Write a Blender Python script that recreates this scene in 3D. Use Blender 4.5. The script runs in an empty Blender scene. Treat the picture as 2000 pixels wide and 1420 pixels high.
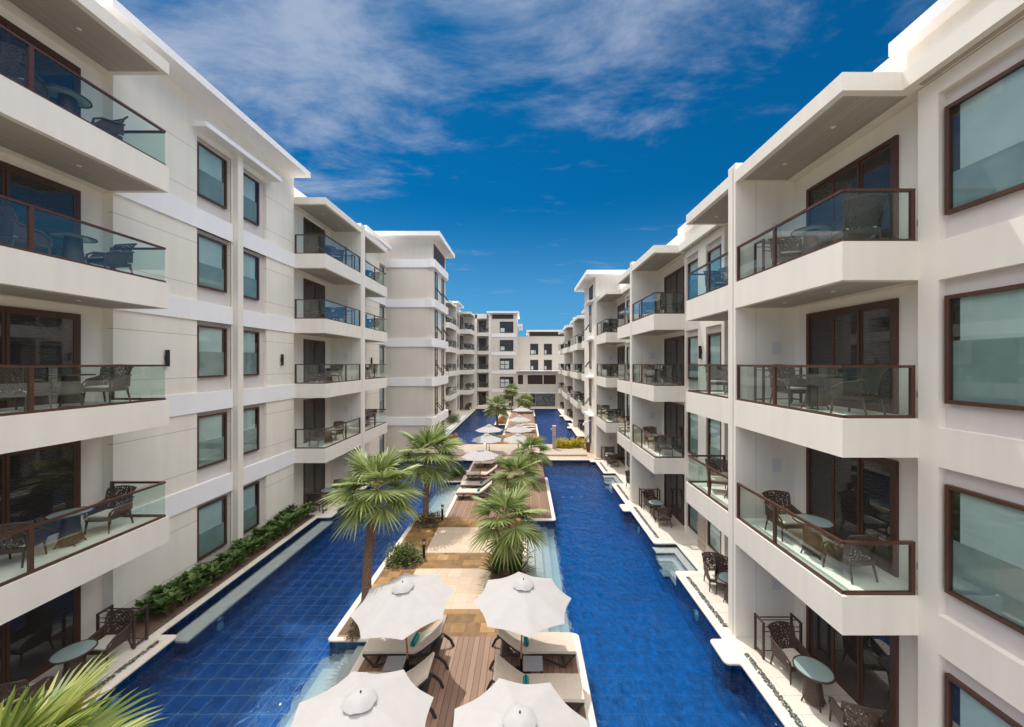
import bpy, bmesh, math, random
from mathutils import Vector, Matrix
R = math.radians
sc = bpy.context.scene
col = sc.collection
random.seed(7)
# ---------------------------------------------------------------- camera
F0, CX, CY, EYE = 705.0, 1025.0, 710.0, 7.45
cd = bpy.data.cameras.new('camera'); cam = bpy.data.objects.new('camera', cd); col.objects.link(cam)
cd.sensor_width = 36; cd.lens = 36*F0/2000
cd.shift_x = -(CX-1000)/2000; cd.shift_y = 0.0
cd.clip_start = .05; cd.clip_end = 3000
cam.location = (0, 0, EYE); cam.rotation_euler = (R(90), 0, 0)
sc.camera = cam
# ---------------------------------------------------------------- exposure
sc.view_settings.view_transform = 'Standard'; sc.view_settings.look = 'None'
sc.view_settings.exposure = 0.60; sc.view_settings.gamma = 1
# ---------------------------------------------------------------- sun
SUN = Vector((-.5, .86, 0)).normalized()*math.cos(R(66)) + Vector((0, 0, math.sin(R(66))))
sd = bpy.data.lights.new('sun', 'SUN'); sd.energy = 2.15; sd.angle = R(.53); sd.color = (1, .95, .87)
so = bpy.data.objects.new('sun', sd); col.objects.link(so); so.location = SUN*60
so.rotation_euler = SUN.to_track_quat('Z', 'Y').to_euler()
# ---------------------------------------------------------------- world
w = bpy.data.worlds.new('World'); sc.world = w; w.use_nodes = True
nt = w.node_tree; N = nt.nodes; L = nt.links; N.clear()
def nd(t, **k):
    n = N.new(t)
    for a, b in k.items(): setattr(n, a, b)
    return n
out = nd('ShaderNodeOutputWorld'); bg = nd('ShaderNodeBackground'); bg.inputs[1].default_value = .15
sky = nd('ShaderNodeTexSky', sky_type='NISHITA'); sky.sun_disc = False
sky.sun_elevation = R(66); sky.sun_rotation = R(-30); sky.air_density = 1.0; sky.dust_density = .3; sky.ozone_density = 3.0
tint = nd('ShaderNodeMix', data_type='RGBA', blend_type='MULTIPLY'); tint.inputs[0].default_value = 1
tint.inputs[7].default_value = (.004, .214, .338, 1)
L.new(sky.outputs[0], tint.inputs[6])
tc = nd('ShaderNodeTexCoord'); sep = nd('ShaderNodeSeparateXYZ'); L.new(tc.outputs['Generated'], sep.inputs[0])
low = nd('ShaderNodeMapRange'); low.interpolation_type = 'SMOOTHSTEP'; low.inputs[1].default_value = .42; low.inputs[2].default_value = .04; low.inputs[4].default_value = .72; L.new(sep.outputs[2], low.inputs[0])
pale = nd('ShaderNodeMix', data_type='RGBA'); L.new(low.outputs[0], pale.inputs[0]); L.new(tint.outputs[2], pale.inputs[6]); pale.inputs[7].default_value = (.62, 1.85, 3.3, 1)   # paler air near the horizon
def mth(op, a, b=None, c=None, cl=False):
    n = nd('ShaderNodeMath', operation=op); n.use_clamp = cl
    for i, v in enumerate((a, b, c)):
        if v is None: continue
        if isinstance(v, (int, float)): n.inputs[i].default_value = v
        else: L.new(v, n.inputs[i])
    return n.outputs[0]
zz = mth('MAXIMUM', sep.outputs[2], .04)
u = mth('DIVIDE', sep.outputs[0], zz); v = mth('DIVIDE', sep.outputs[1], zz)
cmb = nd('ShaderNodeCombineXYZ'); L.new(u, cmb.inputs[0]); L.new(v, cmb.inputs[1])
mp = nd('ShaderNodeMapping'); mp.inputs['Rotation'].default_value = (0, 0, R(35)); mp.inputs['Scale'].default_value = (1, 1.7, 1)
L.new(cmb.outputs[0], mp.inputs[0])
n1 = nd('ShaderNodeTexNoise'); n1.inputs['Scale'].default_value = 1.5; n1.inputs['Detail'].default_value = 9
n1.inputs['Roughness'].default_value = .64; n1.inputs['Distortion'].default_value = .25; L.new(mp.outputs[0], n1.inputs[0])
n2 = nd('ShaderNodeTexNoise'); n2.inputs['Scale'].default_value = .75; n2.inputs['Detail'].default_value = 3; L.new(cmb.outputs[0], n2.inputs[0])
# cover: thickened overhead and behind for fill light, thinning forward; stays longer to the upper left
cov = mth('SUBTRACT', 1.66, v); cov = mth('SUBTRACT', cov, mth('MULTIPLY', u, .62)); cov = mth('MULTIPLY', cov, .30)
cov = mth('MINIMUM', mth('MAXIMUM', cov, -.085), .22)
dens = mth('ADD', mth('ADD', mth('MULTIPLY', n1.outputs[0], 1.25), mth('MULTIPLY', n2.outputs[0], .45)), cov)
cl = nd('ShaderNodeMapRange'); cl.interpolation_type = 'SMOOTHSTEP'
cl.inputs[1].default_value = .83; cl.inputs[2].default_value = 1.30; cl.inputs[4].default_value = .88; L.new(dens, cl.inputs[0])
mx = nd('ShaderNodeMix', data_type='RGBA'); L.new(cl.outputs[0], mx.inputs[0]); L.new(pale.outputs[2], mx.inputs[6])
mx.inputs[7].default_value = (1.78, 2.14, 2.82, 1)
mx2 = nd('ShaderNodeMix', data_type='RGBA'); ov = nd('ShaderNodeMapRange'); ov.interpolation_type = 'SMOOTHSTEP'   # unseen white bank added overhead and behind the camera as fill light
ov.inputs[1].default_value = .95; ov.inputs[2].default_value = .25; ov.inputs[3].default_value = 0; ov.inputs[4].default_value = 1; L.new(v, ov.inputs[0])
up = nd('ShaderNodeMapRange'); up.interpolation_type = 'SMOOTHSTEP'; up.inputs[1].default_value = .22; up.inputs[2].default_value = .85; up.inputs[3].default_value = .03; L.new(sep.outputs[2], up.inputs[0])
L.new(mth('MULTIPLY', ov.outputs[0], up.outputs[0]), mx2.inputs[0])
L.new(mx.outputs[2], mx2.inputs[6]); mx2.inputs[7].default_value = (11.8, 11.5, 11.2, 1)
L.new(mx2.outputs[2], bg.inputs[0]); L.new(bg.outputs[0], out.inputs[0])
try:
    sc.cycles.use_denoising = True; sc.cycles.max_bounces = 10; sc.cycles.transparent_max_bounces = 16
    sc.cycles.caustics_reflective = False; sc.cycles.caustics_refractive = False
    sc.cycles.sample_clamp_indirect = 6
except Exception: pass

# ================================================================ materials
class Mat:
    def __init__(s, name):
        s.m = bpy.data.materials.new(name); s.m.use_nodes = True; s.t = s.m.node_tree; s.N = s.t.nodes
        s.b = s.N['Principled BSDF']; s.o = s.N['Material Output']; s.geo = None
    def n(s, t, **k):
        x = s.N.new(t)
        for a, b in k.items(): setattr(x, a, b)
        return x
    def l(s, a, b): s.t.links.new(a, b); return s
    def pos(s):
        if not s.geo: s.geo = s.n('ShaderNodeNewGeometry')
        return s.geo.outputs['Position']
    def obj(s): return s.n('ShaderNodeTexCoord').outputs['Object']
    def scaled(s, vec, sx, sy, sz, rot=(0, 0, 0)):
        m = s.n('ShaderNodeMapping'); m.inputs['Scale'].default_value = (sx, sy, sz); m.inputs['Rotation'].default_value = rot
        s.l(vec, m.inputs[0]); return m.outputs[0]
    def noise(s, vec, scale, detail=4, rough=.5, dist=0):
        x = s.n('ShaderNodeTexNoise'); x.inputs['Scale'].default_value = scale; x.inputs['Detail'].default_value = detail
        x.inputs['Roughness'].default_value = rough; x.inputs['Distortion'].default_value = dist
        if vec is not None: s.l(vec, x.inputs[0])
        return x.outputs[0]
    def ramp(s, fac, stops):
        x = s.n('ShaderNodeValToRGB'); e = x.color_ramp.elements
        while len(e) < len(stops): e.new(.5)
        for i, (p, c) in enumerate(stops): e[i].position = p; e[i].color = tuple(c)+(1,)
        s.l(fac, x.inputs[0]); return x.outputs[0]
    def mix(s, fac, a, b, bt='MIX'):
        x = s.n('ShaderNodeMix', data_type='RGBA', blend_type=bt)
        for i, v in ((0, fac), (6, a), (7, b)):
            if isinstance(v, (int, float)): x.inputs[i].default_value = v
            elif isinstance(v, tuple): x.inputs[i].default_value = v+(1,)
            else: s.l(v, x.inputs[i])
        return x.outputs[2]
    def math(s, op, a, b=None, cl=False):
        x = s.n('ShaderNodeMath', operation=op); x.use_clamp = cl
        for i, v in enumerate((a, b)):
            if v is None: continue
            if isinstance(v, (int, float)): x.inputs[i].default_value = v
            else: s.l(v, x.inputs[i])
        return x.outputs[0]
    def bump(s, h, strength=.2, dist=.01):
        x = s.n('ShaderNodeBump'); x.inputs['Strength'].default_value = strength; x.inputs['Distance'].default_value = dist
        s.l(h, x.inputs['Height']); s.l(x.outputs[0], s.b.inputs['Normal']); return x
    def schlick(s, f0, nrm=None, cap=1.0):
        g = s.n('ShaderNodeNewGeometry'); d = s.n('ShaderNodeVectorMath', operation='DOT_PRODUCT')
        s.l(g.outputs['Incoming'], d.inputs[0]); s.l(nrm if nrm is not None else g.outputs['Normal'], d.inputs[1])
        c = s.math('SUBTRACT', 1, s.math('ABSOLUTE', d.outputs['Value']), cl=True)
        return s.math('MINIMUM', s.math('ADD', f0, s.math('MULTIPLY', s.math('POWER', c, 5), 1-f0)), cap)
    def col(s, c):
        if isinstance(c, tuple): s.b.inputs['Base Color'].default_value = c+(1,)
        else: s.l(c, s.b.inputs['Base Color'])
        return s
    def rough(s, r): s.b.inputs['Roughness'].default_value = r; return s

def plaster(name, c, k=.06, groove=False):
    m = Mat(name); p = m.pos()
    big = m.noise(p, .7, 3); streak = m.noise(m.scaled(p, 3.5, 3.5, .25), 1, 4)
    f = m.math('ADD', m.math('MULTIPLY', big, .5), m.math('MULTIPLY', streak, .5))
    lo = tuple(x*(1-k*1.3) for x in c); hi = tuple(min(1, x*(1+k*.6)) for x in c)
    cc = m.ramp(f, [(.32, lo), (.62, hi)])
    st = m.noise(m.scaled(p, 9, 9, .5), 1, 5, .7)          # rain streaks
    cc = m.mix(m.math('MULTIPLY', m.math('SUBTRACT', st, .57, cl=True), .35, cl=True), cc, (.42, .38, .31))
    if groove:
        sp = m.n('ShaderNodeSeparateXYZ'); m.l(p, sp.inputs[0])
        q = m.math('MODULO', sp.outputs[2], 3.2)
        d1 = m.math('ABSOLUTE', m.math('SUBTRACT', q, 2.02)); d2 = m.math('ABSOLUTE', m.math('SUBTRACT', q, .57))
        g = m.math('LESS_THAN', m.math('MINIMUM', d1, d2), .011)
        cc = m.mix(m.math('MULTIPLY', g, .5), cc, (.25, .22, .18))
    m.col(cc).rough(.85); m.b.inputs['Specular IOR Level'].default_value = .25
    m.bump(m.noise(p, 60, 3), .12, .004); return m.m
M = {}
M['cream'] = plaster('cream_plaster', (.86, .81, .735), .045)
M['groove'] = plaster('cream_plaster_with_joints', (.86, .81, .725), .045, True)
M['white'] = plaster('white_paint', (.92, .91, .93), .03)
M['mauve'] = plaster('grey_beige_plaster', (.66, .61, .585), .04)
M['beige'] = plaster('beige_plaster', (.74, .685, .61), .04)
def planks(name, axis, wdt, c1, c2, gap=(.03, .02, .015), gw=.06, rough=.55, bumpy=.5):
    m = Mat(name); p = m.pos(); sp = m.n('ShaderNodeSeparateXYZ'); m.l(p, sp.inputs[0])
    a = m.math('DIVIDE', m.math('ADD', sp.outputs[axis], 100), wdt); fr = m.math('FRACT', a); idx = m.math('FLOOR', a)
    wn = m.n('ShaderNodeTexWhiteNoise', noise_dimensions='1D'); m.l(idx, wn.inputs['W'])
    s3 = [3, 3, 3]; s3[axis] = 40; s3 = [x for x in s3]
    gr = m.noise(m.scaled(p, *s3), 1, 5, .6)
    f = m.math('ADD', m.math('MULTIPLY', wn.outputs[0], .55), m.math('MULTIPLY', gr, .45))
    cc = m.ramp(f, [(.15, c1), (.85, c2)])
    g = m.math('LESS_THAN', fr, gw); cc = m.mix(g, cc, gap)
    m.col(cc).rough(rough)
    m.bump(m.math('SUBTRACT', 1, g), bumpy, .01); return m.m
M['deck'] = planks('brown_decking', 0, .147, (.20, .115, .075), (.34, .21, .145), gw=.07)
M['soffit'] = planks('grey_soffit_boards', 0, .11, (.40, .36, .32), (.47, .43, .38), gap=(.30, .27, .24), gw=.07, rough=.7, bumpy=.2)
M['clad'] = planks('striped_stone_cladding', 2, .12, (.36, .29, .22), (.50, .42, .34), gap=(.25, .2, .16), gw=.05, rough=.7)
def flags(name, sx, sy, cols, mortar, blotch=.0, off=.5, ms=.006, rough=.5, sc_=1):
    m = Mat(name); p = m.pos()
    b = m.n('ShaderNodeTexBrick'); b.offset = off; b.inputs['Scale'].default_value = 1
    b.inputs['Brick Width'].default_value = sx; b.inputs['Row Height'].default_value = sy
    b.inputs['Mortar Size'].default_value = ms; b.inputs['Mortar Smooth'].default_value = .1; b.inputs['Bias'].default_value = 0
    b.inputs['Color1'].default_value = (0, 0, 0, 1); b.inputs['Color2'].default_value = (1, 1, 1, 1); b.inputs['Mortar'].default_value = (.5, .5, .5, 1)
    m.l(p, b.inputs[0])
    nn = m.noise(p, 3.5, 6, .65, .6)
    f = m.math('ADD', m.math('MULTIPLY', b.outputs[0], 1-blotch), m.math('MULTIPLY', m.math('MULTIPLY', m.math('SUBTRACT', nn, .25), 2), blotch), cl=True)
    cc = m.ramp(f, [(i/(len(cols)-1), c) for i, c in enumerate(cols)])
    cc = m.mix(b.outputs['Fac'], cc, mortar); m.col(cc).rough(rough)
    m.bump(m.math('SUBTRACT', nn, b.outputs['Fac']), .25, .006); return m.m
M['paving'] = flags('pale_stone_paving', .9, .45, [(.60, .54, .47), (.66, .60, .52), (.70, .64, .57)], (.42, .37, .32), .35, rough=.6)
M['path'] = flags('beige_path_tiles', .45, .45, [(.46, .34, .24), (.54, .42, .31), (.58, .47, .37)], (.38, .28, .2), .5, off=0, ms=.005)
M['brownstone'] = flags('brown_sandstone_flags', .42, .37, [(.10, .05, .015), (.20, .105, .032), (.33, .18, .06), (.48, .30, .14)], (.16, .10, .06), .45, ms=.008)
M['balfloor'] = flags('balcony_tiles', .6, .3, [(.60, .56, .50), (.66, .62, .56)], (.45, .42, .38), .5)
def solid(name, c, r=.5, var=.0, sc_=8, metal=0, bump=0):
    m = Mat(name)
    if var:
        f = m.noise(m.pos(), sc_, 5, .6)
        m.col(m.ramp(f, [(.3, tuple(x*(1-var) for x in c)), (.7, tuple(min(1, x*(1+var)) for x in c))]))
        if bump: m.bump(f, bump, .01)
    else: m.col(c)
    m.rough(r); m.b.inputs['Metallic'].default_value = metal; return m.m
M['coping'] = solid('cream_stone_coping', (.74, .66, .57), .65, .08, 14, 0, .1)
M['step'] = solid('pale_step_stone', (.84, .90, .85), .6, .06, 20)
M['wood'] = solid('dark_brown_timber', (.085, .036, .022), .38, .25, 30)
M['black'] = solid('black_metal', (.015, .014, .014), .4)
M['louvre'] = planks('brown_louvres', 2, .12, (.055, .030, .024), (.09, .05, .04), gap=(.01, .008, .006), gw=.3)
M['frame'] = solid('dark_bronze_frame', (.035, .024, .02), .4)
M['soil'] = solid('garden_soil', (.16, .10, .07), .95, .4, 25, 0, .6)
M['umb'] = None
def cloth(name, c, trans, r=.9):
    m = Mat(name); p = m.obj()
    wv = m.noise(p, 5, 4, .5, .4); m.col(m.ramp(wv, [(.3, tuple(x*.95 for x in c)), (.7, c)])).rough(r)
    m.bump(wv, .35, .03)
    tr = m.n('ShaderNodeBsdfTranslucent'); tr.inputs[0].default_value = c+(1,)
    mx = m.n('ShaderNodeMixShader'); mx.inputs[0].default_value = trans
    m.l(m.b.outputs[0], mx.inputs[1]); m.l(tr.outputs[0], mx.inputs[2]); m.l(mx.outputs[0], m.o.inputs[0]); return m.m
M['umb'] = cloth('white_parasol_canvas', (.48, .462, .458), .16)
M['mattress'] = solid('beige_lounger_fabric', (.60, .51, .42), .9, .06, 12)
M['cushion'] = solid('cream_seat_cushion', (.72, .68, .60), .9, .05, 12)
m = Mat('striped_towel'); p = m.obj(); sp = m.n('ShaderNodeSeparateXYZ'); m.l(p, sp.inputs[0])
g = m.math('GREATER_THAN', m.math('FRACT', m.math('MULTIPLY', m.math('ADD', sp.outputs[0], m.math('MULTIPLY', sp.outputs[2], .4)), 14)), .5)
m.col(m.mix(g, (.005, .05, .22), (.0, .30, .20))).rough(.95); M['towel'] = m.m
def glass(name, tintc, f0=.06):
    m = Mat(name); m.N.remove(m.b)
    tr = m.n('ShaderNodeBsdfTransparent'); tr.inputs[0].default_value = tintc+(1,)
    gl = m.n('ShaderNodeBsdfGlossy'); gl.inputs['Roughness'].default_value = .01; gl.inputs[0].default_value = (1, 1, 1, 1)
    mx = m.n('ShaderNodeMixShader'); m.l(m.schlick(f0), mx.inputs[0]); m.l(tr.outputs[0], mx.inputs[1]); m.l(gl.outputs[0], mx.inputs[2])
    m.l(mx.outputs[0], m.o.inputs[0]); return m.m
M['railglass'] = glass('balustrade_glass', (.90, .96, .94), .05)
M['pane'] = glass('window_glass', (.87, .93, .92), .045)
M['topglass'] = solid('frosted_table_glass', (.30, .40, .39), .08)
m = Mat('dark_door_glass'); p = m.pos(); sp = m.n('ShaderNodeSeparateXYZ'); m.l(p, sp.inputs[0])
g = m.math('LESS_THAN', m.math('FRACT', m.math('MULTIPLY', sp.outputs[2], 22)), .35)
m.col(m.mix(g, (.055, .050, .045), (.016, .015, .015))).rough(.03); m.b.inputs['IOR'].default_value = 1.6; M['doorglass'] = m.m
M['blindlo'] = solid('lower_blind_fabric', (.31, .365, .37), .8, .16, 1.6)
M['blindhi'] = solid('white_roller_blind', (.64, .69, .69), .8, .10, 1.3)
def wicker(name, holes):
    m = Mat(name); p = m.obj()
    n = m.noise(p, 90, 2); m.col(m.ramp(n, [(.35, (.035, .020, .014)), (.65, (.11, .068, .05))])).rough(.55); m.bump(n, .6, .004)
    if holes:
        v = m.n('ShaderNodeTexVoronoi'); v.inputs['Scale'].default_value = 31; m.l(p, v.inputs[0])
        f = m.math('LESS_THAN', v.outputs['Distance'], .43)
        tr = m.n('ShaderNodeBsdfTransparent'); mx = m.n('ShaderNodeMixShader')
        m.l(f, mx.inputs[0]); m.l(m.b.outputs[0], mx.inputs[1]); m.l(tr.outputs[0], mx.inputs[2]); m.l(mx.outputs[0], m.o.inputs[0])
    return m.m
M['wicker'] = wicker('brown_wicker', False); M['lace'] = wicker('openwork_wicker', True)
def tilemat(name, base, grout, gf, cell=.5):
    m = Mat(name); p = m.pos()
    wob = m.noise(p, 2.2, 2); off = m.n('ShaderNodeVectorMath', operation='MULTIPLY_ADD')
    nv = m.n('ShaderNodeTexNoise'); nv.inputs['Scale'].default_value = 2.6; nv.inputs['Detail'].default_value = 1; m.l(p, nv.inputs[0])
    off.inputs[1].default_value = (.05, .05, .05); m.l(nv.outputs[1], off.inputs[0]); m.l(p, off.inputs[2])
    sp = m.n('ShaderNodeSeparateXYZ'); m.l(off.outputs[0], sp.inputs[0])
    ds = []
    for i in range(3):
        fr = m.math('FRACT', m.math('DIVIDE', m.math('ADD', sp.outputs[i], 50.07+.013*i), cell))
        ds.append(m.math('LESS_THAN', fr, .045))
    nrm = m.n('ShaderNodeSeparateXYZ'); m.l(m.geo.outputs['Normal'], nrm.inputs[0])
    g = 0
    for i in range(3):   # no joints across the axis the face looks along
        k = m.math('LESS_THAN', m.math('ABSOLUTE', nrm.outputs[i]), .5); ds[i] = m.math('MULTIPLY', ds[i], k)
    g = m.math('MAXIMUM', m.math('MAXIMUM', ds[0], ds[1]), ds[2])
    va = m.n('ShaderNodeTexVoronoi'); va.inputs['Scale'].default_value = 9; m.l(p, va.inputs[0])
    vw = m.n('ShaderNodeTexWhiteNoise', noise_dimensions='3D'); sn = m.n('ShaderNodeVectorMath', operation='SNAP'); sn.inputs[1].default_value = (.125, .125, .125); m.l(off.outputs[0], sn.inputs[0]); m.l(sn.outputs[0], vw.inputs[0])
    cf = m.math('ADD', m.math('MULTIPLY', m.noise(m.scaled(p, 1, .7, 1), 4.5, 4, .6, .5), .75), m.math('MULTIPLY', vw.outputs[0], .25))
    cc = m.ramp(cf, [(.28, tuple(x*.5 for x in base)), (.72, tuple(x*1.5 for x in base))])  # mosaic tone plus broad mottling that puts ripple light into the tile colour
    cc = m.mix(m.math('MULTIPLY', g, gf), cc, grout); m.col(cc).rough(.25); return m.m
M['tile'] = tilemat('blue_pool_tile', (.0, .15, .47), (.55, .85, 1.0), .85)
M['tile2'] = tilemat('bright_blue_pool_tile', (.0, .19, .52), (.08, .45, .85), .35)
M['walltile'] = tilemat('blue_wall_tile', (.006, .045, .15), (.10, .20, .32), .6, .3)
# water
m = Mat('pool_water'); m.N.remove(m.b); p = m.pos()
h1 = m.noise(m.scaled(p, 1, .75, 1, (0, 0, .4)), 5.5, 3, .6, .8); h2 = m.noise(p, 1.1, 2, .5, .4)
hh = m.math('ADD', m.math('MULTIPLY', h1, .5), m.math('MULTIPLY', h2, 1.2))
bp = m.n('ShaderNodeBump'); bp.inputs['Strength'].default_value = .9; bp.inputs['Distance'].default_value = .095; m.l(hh, bp.inputs['Height'])
tr = m.n('ShaderNodeBsdfTransparent'); gl = m.n('ShaderNodeBsdfGlossy'); gl.inputs['Roughness'].default_value = .03
m.l(bp.outputs[0], gl.inputs['Normal']); fr = m.schlick(.025, bp.outputs[0], .36)
mx = m.n('ShaderNodeMixShader'); rf = m.n('ShaderNodeBsdfRefraction'); rf.inputs['IOR'].default_value = 1.33; rf.inputs['Roughness'].default_value = .02; m.l(bp.outputs[0], rf.inputs['Normal'])
mt = m.n('ShaderNodeMixShader'); mt.inputs[0].default_value = .55; m.l(tr.outputs[0], mt.inputs[1]); m.l(rf.outputs[0], mt.inputs[2])
m.l(fr, mx.inputs[0]); m.l(mt.outputs[0], mx.inputs[1]); m.l(gl.outputs[0], mx.inputs[2]); m.l(mx.outputs[0], m.o.inputs[0])
va = m.n('ShaderNodeVolumeAbsorption'); va.inputs[0].default_value = (.0, .56, .90, 1); va.inputs[1].default_value = .38; m.l(va.outputs[0], m.o.inputs['Volume'])
M['water'] = m.m
def leafmat(name, stops, trans=.35, rough=.45):
    m = Mat(name); g = m.n('ShaderNodeNewGeometry')
    n = m.noise(m.obj(), 6, 3); f = m.math('ADD', m.math('MULTIPLY', g.outputs['Random Per Island'], .7), m.math('MULTIPLY', n, .3))
    cc = m.ramp(f, stops); m.col(cc).rough(rough)
    tr = m.n('ShaderNodeBsdfTranslucent'); m.l(cc, tr.inputs[0]); mx = m.n('ShaderNodeMixShader'); mx.inputs[0].default_value = trans
    m.l(m.b.outputs[0], mx.inputs[1]); m.l(tr.outputs[0], mx.inputs[2]); m.l(mx.outputs[0], m.o.inputs[0]); return m.m
M['palm'] = leafmat('silvery_green_palm_leaf', [(.1, (.09, .13, .03)), (.45, (.22, .28, .085)), (.82, (.43, .49, .19)), (1, (.50, .40, .09))], .34)
M['palmy'] = leafmat('yellow_green_palm_leaf', [(.1, (.10, .17, .03)), (.5, (.27, .34, .07)), (.8, (.46, .46, .12)), (1, (.50, .28, .15))], .42)
M['leaf'] = leafmat('dark_green_leaf', [(.1, (.04, .08, .02)), (.6, (.10, .18, .04)), (1, (.26, .33, .10))])
M['leafv'] = leafmat('variegated_leaf', [(.1, (.03, .06, .012)), (.5, (.08, .13, .03)), (.8, (.30, .32, .08)), (1, (.45, .45, .16))])
M['dry'] = leafmat('dry_ground_cover', [(.1, (.07, .045, .025)), (.5, (.20, .15, .07)), (.8, (.36, .30, .15)), (1, (.50, .45, .32))])
M['croton'] = leafmat('croton_leaf', [(.1, (.12, .20, .02)), (.35, (.40, .46, .03)), (.6, (.85, .62, .02)), (.9, (.95, .75, .06)), (1, (.8, .25, .02))], .45)
M['orange'] = leafmat('orange_leaf', [(.1, (.06, .08, .01)), (.5, (.45, .18, .03)), (1, (.6, .35, .08))])
m = Mat('palm_bark'); p = m.obj(); sp = m.n('ShaderNodeSeparateXYZ'); m.l(p, sp.inputs[0])
n = m.noise(m.scaled(p, 14, 14, 30), 1, 4, .7); m.col(m.ramp(n, [(.3, (.10, .055, .035)), (.55, (.27, .17, .11)), (.8, (.40, .28, .20))])).rough(.9); m.bump(n, 1, .02); M['bark'] = m.m
m = Mat('pebble_stone'); g = m.n('ShaderNodeNewGeometry'); m.col(m.ramp(g.outputs['Random Per Island'], [(0, (.02, .022, .022)), (.6, (.09, .09, .085)), (1, (.30, .29, .26))])).rough(.5); M['pebble'] = m.m
m = Mat('veined_slate'); p = m.scaled(m.pos(), 1, 1, 1.3, (0, .5, 0)); n = m.noise(p, 1.6, 5, .6, 2.2)
v = m.math('SUBTRACT', 1, m.math('MULTIPLY', m.math('ABSOLUTE', m.math('SUBTRACT', n, .5)), 26), cl=True)
m.col(m.mix(m.math('MULTIPLY', v, .7), (.06, .065, .075), (.40, .41, .42))).rough(.5); M['slate'] = m.m
m = Mat('printed_notice'); p = m.pos(); sp = m.n('ShaderNodeSeparateXYZ'); m.l(p, sp.inputs[0])
g = m.math('LESS_THAN', m.math('FRACT', m.math('MULTIPLY', sp.outputs[2], 38)), .3); m.col(m.mix(m.math('MULTIPLY', g, .45), (.78, .78, .79), (.15, .17, .25))); M['notice'] = m.m
M['poolamp'] = solid('pool_lamp_lens', (.35, .75, .85), .2)
M['steel'] = solid('grey_metal_tabletop', (.30, .29, .30), .35, .05, 10)
M['ground'] = solid('bare_ground', (.30, .26, .20), .95, .2, .5)
# ================================================================ mesh helpers
ORG = {}
class MB:
    def __init__(s, mp=None): s.v = []; s.f = []; s.mp = mp; s.sm = False; s.norm = True
    def add(s, vs, fs):
        o = len(s.v); s.v += [tuple(s.mp(*p)) if s.mp else tuple(p) for p in vs]; s.f += [tuple(i+o for i in f) for f in fs]; return s
    def box(s, x0, x1, y0, y1, z0, z1):
        return s.add([(x0, y0, z0), (x1, y0, z0), (x1, y1, z0), (x0, y1, z0), (x0, y0, z1), (x1, y0, z1), (x1, y1, z1), (x0, y1, z1)],
                     [(0, 3, 2, 1), (4, 5, 6, 7), (0, 1, 5, 4), (1, 2, 6, 5), (2, 3, 7, 6), (3, 0, 4, 7)])
    def prism(s, poly, z0, z1):
        n = len(poly); return s.add([(x, y, z0) for x, y in poly]+[(x, y, z1) for x, y in poly],
            [tuple(range(n))[::-1], tuple(range(n, 2*n))]+[(i, (i+1) % n, (i+1) % n+n, i+n) for i in range(n)])
    def bar(s, a, b, w, h=None):
        a = Vector(a); b = Vector(b); h = h or w; d = (b-a).normalized()
        up = Vector((0, 0, 1)) if abs(d.z) < .95 else Vector((0, 1, 0))
        r = d.cross(up).normalized()*w/2; t = r.cross(d).normalized()*h/2
        return s.add([a-r-t, a+r-t, a+r+t, a-r+t, b-r-t, b+r-t, b+r+t, b-r+t],
                     [(0, 3, 2, 1), (4, 5, 6, 7), (0, 1, 5, 4), (1, 2, 6, 5), (2, 3, 7, 6), (3, 0, 4, 7)])
    def tube(s, pts, rads, n=8):
        pts = [Vector(p) for p in pts]; vs = []; fs = []
        for i, p in enumerate(pts):
            d = (pts[min(i+1, len(pts)-1)]-pts[max(i-1, 0)]).normalized()
            up = Vector((0, 0, 1)) if abs(d.z) < .9 else Vector((0, 1, 0))
            a = d.cross(up).normalized(); b = a.cross(d)
            r = rads[i] if isinstance(rads, (list, tuple)) else rads
            for k in range(n):
                t = 2*math.pi*k/n; vs.append(p+a*r*math.cos(t)+b*r*math.sin(t))
        for i in range(len(pts)-1):
            for k in range(n):
                fs.append((i*n+k, i*n+(k+1) % n, (i+1)*n+(k+1) % n, (i+1)*n+k))
        fs.append(tuple(range(n))[::-1]); fs.append(tuple(range((len(pts)-1)*n, len(pts)*n)))
        s.sm = True; return s.add(vs, fs)
    def build(s, name, mat, parent=None, org=None, bev=0):
        if org is None: org = ORG.get(parent.name, Vector()) if parent else Vector()
        me = bpy.data.meshes.new(name); me.from_pydata([(p[0]-org[0], p[1]-org[1], p[2]-org[2]) for p in s.v], [], s.f)
        if s.norm or bev:
            bm = bmesh.new(); bm.from_mesh(me)
            if bev: bmesh.ops.bevel(bm, geom=bm.edges[:], offset=bev, segments=2, affect='EDGES', profile=.6)
            bmesh.ops.recalc_face_normals(bm, faces=bm.faces[:]); bm.to_mesh(me); bm.free()
        if s.sm: me.polygons.foreach_set('use_smooth', [True]*len(me.polygons)); me.set_sharp_from_angle(angle=R(40))
        me.materials.append(mat); o = bpy.data.objects.new(name, me); col.objects.link(o)
        if parent: o.parent = parent
        else: o.location = org
        ORG[o.name] = Vector(org); return o
LAB = {}
def tag(o, label=None, cat=None, group=None, kind=None):
    if label:
        o['label'] = label; LAB[label] = LAB.get(label, 0)+1
        n = len(label.split())
        if n > 16 or n < 4: print('LABEL LEN', n, label)
    if cat: o['category'] = cat
    if group: o['group'] = group
    if kind: o['kind'] = kind
    return o
def empty(name, loc, label=None, cat=None, group=None, rz=0):
    o = bpy.data.objects.new(name, None); col.objects.link(o); o.location = loc; o.rotation_euler = (0, 0, rz); o.empty_display_size = .2
    ORG[o.name] = Vector(loc); return tag(o, label, cat, group)
def st(name, mb, mat): return tag(mb.build(name, mat), kind='structure')
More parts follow.
